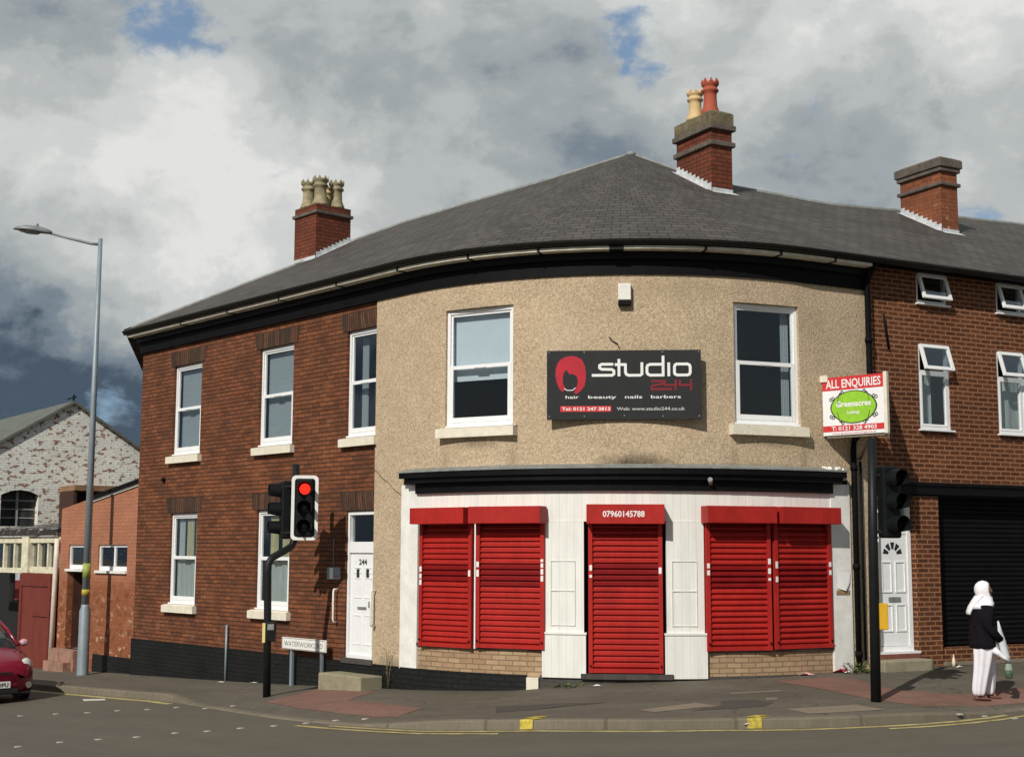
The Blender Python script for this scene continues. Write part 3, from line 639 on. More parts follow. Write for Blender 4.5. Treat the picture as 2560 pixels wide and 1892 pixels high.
def roof(name, parent, s0, s1, mat):
    mb = MB(); S = [s0]; x = s0
    ks = sorted({k for k, _ in RK if s0 < k < s1}); 
    for a, b in zip([s0]+ks, ks+[s1]):
        n = max(1, int(math.ceil((b-a)/.3))); S += [a+(b-a)*(i+1)/n for i in range(n)]
    rows = 8; back = Vector((.35, 3.8, -2.3))
    def pt(s, k):
        e = P(s, W0R, ZE); r = ridge(s); q = e.lerp(r, k); u, w = inv(q)
        u = s+(u-s)*1.0 if abs(u-s) < 3.5 else s
        return q, (u, -w*1.137)
    for a, b in zip(S, S[1:]):
        for k in range(rows):
            q = [pt(a, k/rows), pt(b, k/rows), pt(b, (k+1)/rows), pt(a, (k+1)/rows)]
            mb.quad([p[0] for p in q], [p[1] for p in q])
        ra, rb = ridge(a), ridge(b)
        if (ra-rb).length > 1e-4: mb.quad([ra, rb, rb+back, ra+back])
    for a, b in zip(S, S[1:]):   # thickness at the eaves
        mb.quad([P(a, W0R, ZE-.03), P(b, W0R, ZE-.03), P(b, W0R, ZE), P(a, W0R, ZE)], [(a, 0), (b, 0), (b, .02), (a, .02)])
        mb.quad([P(b, W0R, ZE-.03), P(a, W0R, ZE-.03), P(a, -.1, ZE-.03), P(b, -.1, ZE-.03)])
    return mb.build(name, mat, parent)
B = root('corner_building', P(-.8, 0, -2.15), 'two storey curved corner building, old brick on the left, tan pebbledash and red shop shutters', 'building')
def chimney(par, corner, h, xl, yl, zb, ztop, bands, cap, pots, mat, flash):
    """stack whose nearest corner stands at corner; xl, yl are extents along x and y of its frame"""
    fr = Fr((corner[0], corner[1], 0), h); x0, x1 = min(0, xl), max(0, xl); y0, y1 = -yl, 0
    m = MB(); m.box(fr, x0, x1, y0, y1, zb, ztop, 'fblr'); o = m.build('chimney', mat, par)
    for (za, zb2, e) in bands:
        m = MB(); m.box(fr, x0-e, x1+e, y0-e, y1+e, za, zb2); m.build('band_course', WSTONE, o, bevel=.015)
    za, zt, e, cm = cap
    m = MB(); rg = []
    for (z, ee) in ((za, e), (zt-.06, e), (zt, e-.12)):
        rg.append([fr(x1+ee, y1+ee, z), fr(x1+ee, y0-ee, z), fr(x0-ee, y0-ee, z), fr(x0-ee, y1+ee, z)])
    m.rings(rg, True, False); m.build('cap', cm, o, bevel=.015)
    for (px, py, z0, hh, r, pm) in pots:
        c = fr(px, py, z0); m = MB()
        prof = [(r*1.45, 0), (r*1.4, hh*.08), (r*1.05, hh*.25), (r*.95, hh*.55), (r*1.0, hh*.62), (r*1.25, hh*.66), (r*1.28, hh*.70), (r*1.05, hh*.74), (r*1.05, hh*.80), (r*1.3, hh*.84), (r*1.3, hh*.9), (r*1.05, hh*.9), (r*.9, hh*.5)]
        m.lathe(c, prof, 14)
        for k in range(8):
            a = 2*pi*k/8; d = Vector((cos(a), sin(a), 0)); t = Vector((-sin(a), cos(a), 0)); q = c+d*r*1.17+Vector((0, 0, hh*.895)); g = .028 if r < .12 else .034
            m.rings([[q+t*g+d*.02, q-t*g+d*.02, q-t*g-d*.02, q+t*g-d*.02], [q+t*g*.25+d*.01+Vector((0, 0, hh*.1)), q-t*g*.25+d*.01+Vector((0, 0, hh*.1)), q-t*g*.25-d*.01+Vector((0, 0, hh*.1)), q+t*g*.25-d*.01+Vector((0, 0, hh*.1))]], True, False)
        m.build('chimney_pot', pm, o)
    # stepped lead flashing against the two near faces
    m = MB(); n = 9
    for face in flash:
        for k in range(n):
            t0, t1 = k/n, (k+1)/n
            if face == 'f': a, b = fr(x0+(x1-x0)*t0, .012, 0), fr(x0+(x1-x0)*t1, .012, 0)
            elif face == 'l': a, b = fr(x0-.012, y0+(y1-y0)*t0, 0), fr(x0-.012, y0+(y1-y0)*t1, 0)
            else: a, b = fr(x1+.012, y1+(y0-y1)*t0, 0), fr(x1+.012, y1+(y0-y1)*t1, 0)
            za = roofz(inv(a)[1]); zb_ = roofz(inv(b)[1]); zt = max(za, zb_)+(.09 if face != 'f' else .07)
            m.quad([Vector((a.x, a.y, za-.04)), Vector((b.x, b.y, zb_-.04)), Vector((b.x, b.y, zt)), Vector((a.x, a.y, zt))])
    # apron on the slates
    c4 = [fr(x0-.05, .13, 0), fr(x1+.05, .13, 0), fr(x1+.05, 0, 0), fr(x0-.05, 0, 0)]
    m.quad([Vector((q.x, q.y, roofz(inv(q)[1])+.012)) for q in c4])
    side = [fr(x1, 0, 0), fr(x1+.12, 0, 0), fr(x1+.12, y0, 0), fr(x1, y0, 0)] if 'r' in flash else [fr(x0-.12, 0, 0), fr(x0, 0, 0), fr(x0, y0, 0), fr(x0-.12, y0, 0)]
    m.quad([Vector((q.x, q.y, roofz(inv(q)[1])+.012)) for q in side]); m.build('flashing', FLASH, o)
    return o
def corner_building():
    zt = 4.12
    # openings: (s0, s1, z0, z1)
    up = [(-7.75, -6.63), (-4.47, -3.33), (-1.67, -.76)]; low = [(-7.72, -6.64), (-4.45, -3.33)]
    holes = [(a, b, 1.86, 3.69) for a, b in up]+[(a, b, -1.06, .74) for a, b in low]+[(-1.6, -.76, -1.74, .67)]
    wall('brick_wall', OLD, B, -9.15, -.72, -2.9, zt, holes, 0, .10)
    wall('rendered_wall', DASH, B, -.79, 8.05, 1.1, zt, [(.92, 2.13, 1.86, 3.72), (5.47, 6.6, 1.86, 3.72)], .03, .12)
    wall('rendered_wall', DASH, B, -.79, -.0, -1.79, 1.1, [], .03, .1)
    wall('rendered_wall', DASH, B, 7.48, 8.05, -2.0, 1.1, [], .03, .1)
    m = MB(); m.quad([P(-.79, 0, -1.79), P(-.79, .03, -1.79), P(-.79, .03, zt), P(-.79, 0, zt)]); m.build('render_edge', WPAINT, B)
    # lintel bricks over the openings
    for a, b, z, hh in [(up[0][0], up[0][1], 3.69, .30), (up[1][0], up[1][1], 3.69, .30), (up[2][0], -.80, 3.69, .31), (low[0][0], low[0][1], .74, .30), (low[1][0], low[1][1], .74, .30), (-1.62, -.80, .67, .32)]:
        m = MB(); m.quad([P(a-.12, .004, z), P(b+(.12 if b != -.80 else 0), .004, z), P(b+(.2 if b != -.80 else 0), .004, z+hh), P(a-.2, .004, z+hh)], [(a-.12, 0), (b+.12, 0), (b+.2, .3), (a-.2, .3)]); m.build('lintel', SOLDIER, B)
    # side and rear closing walls
    pl = [F(-9.15, 0), F(-7.2, -1.45), F(-6.2, -3.1), F(-4.0, -6.2), F(-.5, -7.2)]
    m = MB()
    for a, b in zip(pl, pl[1:]):
        za = min(roofz(inv(a)[1]), 6.3)-.12; zb = min(roofz(inv(b)[1]), 6.3)-.12
        if inv(a)[1] < -3.6: za = 4.6
        if inv(b)[1] < -3.6: zb = 4.6
        m.quad([(b.x, b.y, -2.9), (a.x, a.y, -2.9), (a.x, a.y, za), (b.x, b.y, zb)])
    q = F(19, -6.5); m.quad([(q.x, q.y, -2.9), (pl[-1].x, pl[-1].y, -2.9), (pl[-1].x, pl[-1].y, 4.9), (q.x, q.y, 4.9)]); m.build('rear_wall', OLD, B)
    # rooms seen through the glass
    m = MB(); m.cbox(-9.0, 8.0, -1.5, -1.45, -2.4, 4.5); m.cbox(-9.0, 8.0, -1.5, -.13, 1.0, 1.06); m.cbox(-9.0, 8.0, -1.5, -.13, 4.16, 4.2); m.build('room', ROOM, B)
    # windows
    W = lambda *a, **k: sash_window(B, *a, **k)
    W(-7.19, .56, 1.92, 3.68, blind=(1.9, BLIND)); W(-3.9, .57, 1.92, 3.68, blind=(1.9, BLIND)); W(-1.1, .57, 1.92, 3.68, cut=-.765, curtains=[(-.45, -.28, 1.9, 3.6, BLIND, -.24)])
    W(-7.18, .54, -1.0, .73, curtains=[(-.10, .16, -.15, .69, CURT, -.15), (.24, .42, -.15, .69, CURT, -.16), (-.42, -.22, -.15, .69, NET, -.16), (-.46, .46, -.92, -.17, NET, -.15)])
    W(-3.89, .56, -1.0, .73, curtains=[(-.30, -.05, -.15, .69, CURT, -.15), (.08, .36, -.15, .69, CURT, -.16), (-.46, .46, -.92, -.17, NET, -.15)])
    W(1.525, .605, 1.92, 3.71, y=-.05, blind=(2.62, BLINDW), sill_w=.12, gm=glass('half_clear_glass', gl=.5)); W(6.035, .565, 1.92, 3.71, y=-.05, sill_w=.12, gm=GLASSD, curtains=[(.36, .50, 2.0, 3.64, BLIND, -.2)])  # second window: added narrow grey strip stands in for light on its right reveal
    # entrance door at the end of the brickwork
    fr = fr_at(-1.18); m = MB(); frame_ring(m, fr, -.42, .41, -1.72, .66, .06, -.12, -.03); m.box(fr, -.36, .35, -.12, -.03, -.02, .16); d = m.build('door', UPVC, B, bevel=.006)
    m = MB(); m.box(fr, -.355, .345, -.10, -.06, -1.66, -.02); m.build('door_leaf', UPVC, d)
    m = MB(); m.box(fr, -.36, .35, -.09, -.086, .16, .60, 'f'); m.build('transom_pane', GLASS, d)
    m = MB()
    for (xa, xb, za, zb) in ((-.26, -.04, -.75, -.42), (.05, .27, -.75, -.42), (-.26, -.04, -1.5, -1.02), (.05, .27, -1.5, -1.02), (-.26, -.04, -.35, -.25), (.05, .27, -.35, -.25)):
        m = MB(); frame_ring(m, fr, xa, xb, za, zb, .018, -.06, -.052); m.build('moulding', UPVC, d)
    m = MB(); m.box(fr, -.18, -.11, -.06, -.05, -.42, -.28); m.box(fr, .09, .16, -.06, -.05, -.42, -.28); m.build('door_pane', LETK, d)
    m = MB(); m.box(fr, -.14, .1, -.06, -.045, -.93, -.89); m.build('letter_slot', LEADG, d)
    m = MB(); m.box(fr, .2, .23, -.06, -.02, -.9, -.8); m.build('handle', LEADG, d)
    text('244', d, fr, -.01, -.055, -.21, .09, LETK, width=.22, bold=.02)
    m = MB(); m.box(fr, -.44, .42, -.12, .06, -1.80, -1.72); m.build('threshold', DKSTONE, B)
    # plinth of black painted masonry
    low_z = lambda s: G(s, 0)-.15
    m = MB(); m.cbox(-9.17, -.0, -.01, .035, -2.9, -1.77, low_z, .6); m.cbox(-.0, 2.36, .03, .06, -2.9, -1.77, low_z, .25); m.build('plinth', BLACKMAS, B)
    m = MB(); m.cbox(2.38, 2.56, .03, .10, -2.9, -1.80, low_z); m.build('plinth_stone', CREAM, B)
    m = MB(); m.cbox(2.57, 7.12, .02, .05, -2.9, -1.765, low_z, .25); m.build('plinth', DKSTONE, B)
    # eaves: frieze, moulding, cream soffit, gutter
    m = MB(); m.cbox(-9.2, 8.02, -.02, .065, 4.10, 4.32); m.build('frieze', BLACKM, B)
    m = MB(); m.cbox(-9.24, 8.02, -.02, .13, 4.32, 4.43); m.build('cornice', BLACK, B)
    m = MB(); m.cbox(-9.3, 7.86, .0, .31, 4.432, 4.476); m.build('soffit', SOFFIT, B)
    m = MB(); n = 8; S = [-9.34+i*.25 for i in range(70)]; S = [s for s in S if s < 8.05]+[8.05]
    rg = []
    for s in S: rg.append([P(s, .335+.075*cos(a), 4.56+.075*sin(a)) for a in [pi+pi*k/n for k in range(n+1)]]+[P(s, .395, 4.56), P(s, .275, 4.56)])
    m.rings(rg, True, False); m.build('gutter', GUTTER, B)
    for s, e in [(q, .035) for q in (-7, -5.2, -3.4, -1.6, .1, 1.5, 2.6, 4.95, 6.1, 7.1)]+[(3.62, .2)]:
        m = MB(); m.cbox(s, s+e, .10, .32, 4.42, 4.53); m.build('gutter_bracket', GUTTER, B)
    r = roof('roof', B, -9.36, 8.05, SLATE)
    m = MB(); pts = [ridge(-9.35+i*.05) for i in range(350)]; pp = [pts[0]]
    for q in pts:
        if (q-pp[-1]).length > .3: pp.append(q)
    m.tube([q+Vector((0, .02, -.02)) for q in pp], .055, 6, True, False); m.build('ridge_tiles', LEADG, r)
    m = MB(); m.lathe(APEX+Vector((0, 0, -.06)), [(.12, 0), (.10, .07), (.04, .10)], 8); m.build('finial', LEADG, r)
    m = MB(); vp = [rp(-9.36, .36), rp(-6.74, -2.1)]; v0, v1 = vp
    m.quad([v0+Vector((0, 0, .02)), v0-Vector((0, 0, .12)), v1-Vector((0, 0, .12)), v1+Vector((0, 0, .02))]); m.build('verge', BLACKM, r)
    # chimneys
    chimney(B, (-4.07, 28.03), A0, -.82, .86, 5.2, 7.18, [(6.97, 7.04, .045)], (7.18, 7.2, .0, MOSS),
            [(-.62, -.2, 7.18, .64, .125, POTG), (-.2, -.22, 7.18, .64, .13, POTG), (-.6, -.64, 7.18, .62, .12, POTB), (-.2, -.62, 7.18, .62, .125, POTG)], CHIMB, 'fr')
    chimney(B, (3.45, 23.31), A1, .44, 1.05, 5.5, 7.42, [(7.03, 7.12, .05), (7.32, 7.42, .06)], (7.42, 7.70, .03, MOSS),
            [(.20, -.74, 7.68, .58, .115, POTB), (.24, -.34, 7.68, .66, .12, POTR)], CHIMB, 'fl')
    # shop front ---------------------------------------------------------------
    m = MB(); m.cbox(-.03, .38, .0, .055, -1.79, 1.04, step=.2); m.build('shop_post', WPAINT, B, bevel=.004); m = MB(); m.cbox(7.12, 7.5, .0, .055, -1.76, 1.04, step=.2); m.build('shop_post', WPAINT, B, bevel=.004)
    m = MB(); m.cbox(.38, 7.12, .0, .045, .45, .93); m.build('shop_boarding', WBOARD, B)
    for a, b in ((2.64, 3.22), (4.40, 4.95)):
        m = MB(); m.cbox(a, b, .0, .06, -1.16, .447, step=.3); o = m.build('pilaster', WBOARD, B)
        m = MB(); m.cbox(a-.03, b+.03, .0, .085, -1.79, -1.175, step=.3); m.build('pilaster_base', WBOARD, o)
        m = MB(); m.cbox(a-.04, b+.04, .0, .10, -1.175, -1.145, step=.3); m.build('pilaster_moulding', WPAINT, o)
        f = fr_at((a+b)/2); m = MB()
        for (xa, xb, za, zb) in ((-.20, .17, -.55, -.12), (-.2, .17, -1.05, -.55)): frame_ring(m, f, xa, xb, za, zb, .008, .05, .068)
        m.build('faded_poster_frame', plain('pale_grey_mark', (.69, .69, .65), .6, .1), o)
    m = MB(); m.cbox(.36, 7.14, .03, .10, .895, 1.05); m.build('shop_fascia', BLACK, B)
    m = MB(); m.cbox(.20, 7.26, .03, .19, 1.05, 1.13); m.cbox(.13, 7.3, .03, .235, 1.13, 1.215); m.build('shop_cornice', BLACK, B)
    m = MB()
    S = [.1+(7.32-.1)*i/24 for i in range(25)]
    for a, b in zip(S, S[1:]):
        m.quad([P(a, .25, 1.215), P(b, .25, 1.215), P(b, .25, 1.235), P(a, .25, 1.235)]); m.quad([P(a, .25, 1.235), P(b, .25, 1.235), P(b, .03, 1.29), P(a, .03, 1.29)])
    m.quad([P(.1, .03, 1.215), P(.1, .25, 1.215), P(.1, .25, 1.235), P(.1, .03, 1.29)]); m.quad([P(7.32, .25, 1.215), P(7.32, .03, 1.215), P(7.32, .03, 1.29), P(7.32, .25, 1.235)]); m.build('cornice_flashing', LEADG, B)
    m = MB()
    for i in range(16):
        s = 6.95+random.random()*.4; w = .06+random.random()*.18; z = 1.235+(.25-w)*.25; k = .015+random.random()*.02; c = P(s, w, z+.01); m.lathe(c, [(k, -.01), (k*.7, .012), (k*.2, .02)], 5, False)
    m.build('bird_droppings', WPAINT, B)
    m = MB(); m.cbox(.38, 2.62, -.02, .02, -1.80, -1.36); m.build('stall_riser', BEIGEB, B); m = MB(); m.cbox(4.97, 7.12, -.02, .02, -1.80, -1.36); m.build('stall_riser', BEIGEB, B)
    m = MB(); m.cbox(.38, 2.64, -.03, .06, -1.42, -1.375); m.build('shop_sill', DKSTONE, B); m = MB(); m.cbox(4.97, 7.12, -.03, .06, -1.42, -1.375); m.build('shop_sill', DKSTONE, B)
    m = MB(); m.cbox(.2, 7.4, -.16, -.12, -1.9, 1.0); m.build('shop_interior', DARK, B)
    m = MB(); m.cbox(3.18, 4.48, -.12, .11, -1.80, -1.725); m.build('shop_threshold', DKSTONE, B)
    def shutter(s0, s1, zb, zt, zbx0, zbx1, bx0, bx1, num=None, marks=()):
        c = (s0+s1)/2; f = fr_at(c); L = lambda s: s-c
        m = MB(); m.box(f, L(bx0), L(bx1), .046, .31, zbx0, zbx1); o = m.build('roller_shutter', RED, B, bevel=.006)
        m = MB(); m.box(f, L(s0), L(s0)+.06, .02, .085, zb, zbx0); m.build('guide_rail', RED, o)
        m = MB(); m.box(f, L(s1)-.06, L(s1), .02, .085, zb, zbx0); m.build('guide_rail', RED, o)
        xa, xb = L(s0)+.06, L(s1)-.06; pit = .0826; z = zb+.06; A = MB(); V = MB(); 
        def slat(mb, z):
            lean = max(0, z-(zbx0-.20))*.55; prof = [(.030-lean, 0), (.064-lean, pit*.30), (.064-lean, pit*.60), (.036-lean, pit*.84), (.030-lean, pit)]
            for (ya, za), (yb, zb_) in zip(prof, prof[1:]): mb.quad([f(xa, ya, z+za), f(xb, ya, z+za), f(xb, yb, z+zb_), f(xa, yb, z+zb_)])
        while z+pit < zbx0+.06:
            slat(V if -.52 < z < -.22 else A, z); z += pit
        A.box(f, xa, xb, .03, .075, zb, zb+.06); A.build('slat_curtain', RED, o); V.build('vision_slats', REDV, o)
        m = MB()
        for (x, za, zb_) in marks: m.box(f, x-.02, x+.02, .085, .092, za, zb_)
        if m.v: m.build('lock_sticker', LETW, o)
        m = MB()
        for x in (L(s0)+.03, L(s1)-.03):
            q = f(x, .09, zb+.1); m.tube([q, q+f.n*.02], .014, 8)
        m.build('lock_bolt', BLACK, o)
        if num: text(num, o, f, -.02, .312, zbx0+.10, .085, LETW, width=.60, bold=.02)
        return o
    shutter(.47, 1.50, -1.42, 0, .42, .665, .46, 1.515, marks=[(-.48, -.50, -.42), (-.48, -.40, -.33), (-.48, -.30, -.22), (.48, -.36, -.27)])
    shutter(1.56, 2.66, -1.40, 0, .42, .67, 1.53, 2.69, marks=[(-.52, -.36, -.26), (-.52, -.22, -.14), (.52, -.22, -.16), (.52, -.14, -.10), (.52, -.32, -.24), (.52, -.42, -.34)])
    shutter(3.28, 4.35, -1.71, 0, .41, .69, 3.26, 4.38, '07960145788', marks=[(-.50, -.26, -.18), (-.50, -.36, -.32), (.50, -.30, -.21)])
    shutter(4.96, 5.98, -1.40, 0, .43, .675, 4.9, 5.985, marks=[(-.48, -.22, -.15), (-.48, -.32, -.25), (.48, -.16, -.08), (.48, -.30, -.22), (.48, -.40, -.36)])
    shutter(6.02, 7.08, -1.39, 0, .43, .675, 6.0, 7.1, marks=[(-.5, -.22, -.12), (-.5, -.42, -.34), (.5, -.20, -.13), (.5, -.32, -.25)])
    f = fr_at(1.53); m = MB(); m.box(f, -.012, .012, .02, .075, -1.42, .42); m.build('mullion', LETW, B)
    # lamp bracket on the fascia
    q = P(5.05, .1, 1.0); m = MB(); m.tube([q, q+Vector((-.02, -.12, .06))], .035, 8); m.build('fascia_lamp', LEADG, B)
    # torn poster and its board on the right post
    m = MB(); f = fr_at(7.33); m.box(f, -.14, .12, .055, .062, -.62, -.55); m.build('bare_board', BEIGEB, B)
    m = MB(); m.quad([f(-.13, .064, -.52), f(.02, .09, -.56), f(.11, .075, -.44), f(.13, .066, -.30), f(.06, .07, -.22), f(-.12, .064, -.25)]); m.build('torn_poster', LETW, B)
    # downpipe: straight from the gutter, a swan neck behind the agent's board, then down
    pts = [P(7.93, .32, 4.50), P(7.93, .16, 4.33), P(7.93, .10, 4.2), P(7.93, .10, 2.15), P(7.9, .10, 2.0), P(7.58, .10, 1.72), P(7.56, .10, 1.55), P(7.56, .10, -1.70)]
    m = MB(); m.tube(pts, .045, 10)
    for z in (3.3, 1.3, -.2, -1.5):
        s = 7.93 if z > 2 else 7.56; m.tube([P(s, .10, z-.04), P(s, .10, z+.04)], .06, 10)
    m.build('downpipe', BLACKM, B)
    m = MB(); m.tube([P(7.72, .07, 1.4), P(7.72, .07, -1.6)], .02, 6); m.build('cable_conduit', BLACKM, B)
    # old pipe stub and cables on the brick wall
    m = MB(); m.tube([P(-8.02, 0, 1.42), P(-8.02, .06, 1.42)], .045, 8); m.build('vent_stub', BLACKM, B)
    m = MB(); m.tube([P(-.79+.05*i, .04, 1.32-.03*i+.012*math.sin(i)) for i in range(18)], .004, 5); m.build('loose_cable', BLACKM, B)
    m = MB(); m.tube([P(3.75, .05, 2.99), P(3.72, .05, 3.06), P(3.65, .05, 3.1), P(3.6, .05, 3.16)], .008, 5); m.build('cable_tail', BLACKM, B)
corner_building()
# grab rails beside the door
for s_, z0, z1, lab in ((-1.80, -1.15, -.62, 'white grab rail on the brickwork left of the white 244 door'), (-.70, -1.17, -.62, 'white grab rail on the pebbledash edge right of the 244 door')):
    w0 = .0 if s_ < -1 else .03
    m = MB(); m.tube([P(s_, w0, z1), P(s_, w0+.09, z1), P(s_, w0+.10, z1-.03), P(s_, w0+.10, z0+.03), P(s_, w0+.09, z0), P(s_, w0, z0)], .016, 8)
    anchored(m, 'grab_rail', WPAINT, P(s_, w0, z0), lab, 'grab rail', 'grab rails at the door')
I = root('intercom', P(-1.92, 0, -.45), 'grey and white intercom panel on the brick beside the white door', 'intercom')
f = fr_at(-1.92); m = MB(); m.box(f, -.19, .19, 0, .03, -.46, -.26); m.build('panel', STEEL, I, bevel=.005)
m = MB(); m.box(f, -.10, .0, .03, .036, -.45, -.27); m.build('notice', LETW, I)
m = MB()
for k in range(4): m.box(f, .02+.04*k, .04+.04*k, .03, .036, -.42, -.40)
m.build('button', REDS, I)
m = MB(); m.box(f, -.035, -.02, 0, .015, -.26, .22); m.build('cable', LEADG, I)
# alarm box
f = fr_at(3.83); A = root('alarm_box', f(0, .03, 3.62), 'white box alarm with a black base high on the pebbledash', 'alarm box')
m = MB(); m.box(f, -.095, .095, .03, .13, 3.70, 3.95); m.build('cover', WPAINT, A, bevel=.012)
m = MB(); m.box(f, -.095, .095, .03, .13, 3.62, 3.70); m.build('base', BLACK, A, bevel=.012)
# ------------------------------------------------------------------ shop sign board
def shop_sign():
    f = fr_at(3.81); x0, x1, z0, z1 = -1.13, 1.13, 1.93, 2.955; y = .085
    S = root('shop_sign', f(0, .03, z0), 'wide black salon sign with red hair logo on the pebbledash between two windows', 'sign')
    m = MB(); m.box(f, x0, x1, .05, y, z0, z1); b = m.build('board', SIGNBK, S, bevel=.004)
    for xb in (-.75, .75): m = MB(); m.box(f, xb-.05, xb+.05, -.05, .05, z0+.1, z1-.1); m.build('batten', BLACKM, S)
    cv = lambda X, Y: (x0+(X-90)/1970*(x1-x0), z0+(1010-Y)/915*(z1-z0))
    m = MB()
    strokes(m, f, [[(932, 280), (795, 280), (768, 295), (768, 328), (795, 346), (925, 350), (950, 368), (950, 408), (928, 426), (678, 426)],
        [(1015, 222), (1015, 430)], [(972, 285), (1098, 285), (1098, 385), (1110, 415), (1140, 428), (1285, 428), (1308, 412), (1308, 268)],
        [(1578, 182), (1578, 432)], [(1578, 285), (1415, 285), (1382, 298), (1372, 325), (1372, 390), (1385, 415), (1415, 428), (1578, 428)],
        [(1650, 272), (1650, 432)], [(1750, 283), (1885, 283), (1912, 295), (1922, 320), (1922, 395), (1910, 418), (1885, 428), (1755, 428), (1730, 416), (1722, 395), (1722, 320), (1730, 295), (1750, 283)]], y+.002, .040, cv)
    m.build('lettering', LETW, S)
    m = MB()
    strokes(m, f, [[(1430, 505), (1565, 505), (1578, 520), (1570, 545), (1445, 565), (1430, 585), (1432, 612), (1680, 612)], [(1600, 500), (1600, 560), (1745, 560)], [(1735, 495), (1735, 620)],
        [(1790, 500), (1790, 560), (1935, 560)], [(1932, 492), (1932, 628)]], y+.002, .032, cv)
    m.build('lettering', LETDR, S)
    m = MB(); out = [(390, 168), (470, 175), (540, 215), (580, 300), (592, 400), (590, 480), (575, 560), (530, 625), (470, 672), (440, 655), (455, 610), (478, 560), (488, 500), (478, 445), (450, 420), (415, 400), (395, 412), (370, 395), (345, 350), (318, 375), (300, 420), (292, 480), (300, 540), (322, 590), (318, 625), (285, 640), (245, 590), (212, 500), (200, 420), (205, 340), (225, 270), (265, 215), (325, 180)]
    m.quad([f(cv(*p)[0], y+.002, cv(*p)[1]) for p in out][::-1]); m.build('logo', LETR, S)
    m = MB(); strokes(m, f, [[(315, 600), (350, 622), (420, 622), (455, 590)]], y+.004, .012, cv); m.build('logo_line', LETW, S)
    for w, X0, X1, col in (('hair', 330, 500, LETW), ('beauty', 620, 980, LETW), ('nails', 1090, 1310, LETW), ('barbers', 1420, 1800, LETW)):
        a, z = cv(X0, 742); b_, _ = cv(X1, 0); text(w, S, f, (a+b_)/2, y+.002, z+.012, .045, col, width=b_-a, bold=.012)
    a, z = cv(262, 905); b_, zt = cv(915, 830); m = MB(); m.box(f, a, b_, y, y+.002, z, zt, 'f'); m.build('phone_panel', REDS, S)
    a, z = cv(285, 888); b_, _ = cv(900, 0); text('Tel: 0121 247 3813', S, f, (a+b_)/2, y+.004, z, .047, LETW, width=b_-a, bold=.02)
    a, z = cv(985, 888); b_, _ = cv(1850, 0); text('Web: www.studio244.co.uk', S, f, (a+b_)/2, y+.003, z, .047, plain('letter_grey', (.55, .55, .53), .5, .05), width=b_-a, bold=.012)
    m = MB()
    for X, Y in ((120, 965), (570, 965), (1080, 955), (1570, 965), (2030, 965), (570, 120), (1570, 120), (2030, 120), (120, 120)):
        a, z = cv(X, Y); m.tube([f(a, y, z), f(a, y+.004, z)], .010, 8)
    m.build('screw', LEADG, S)
shop_sign()
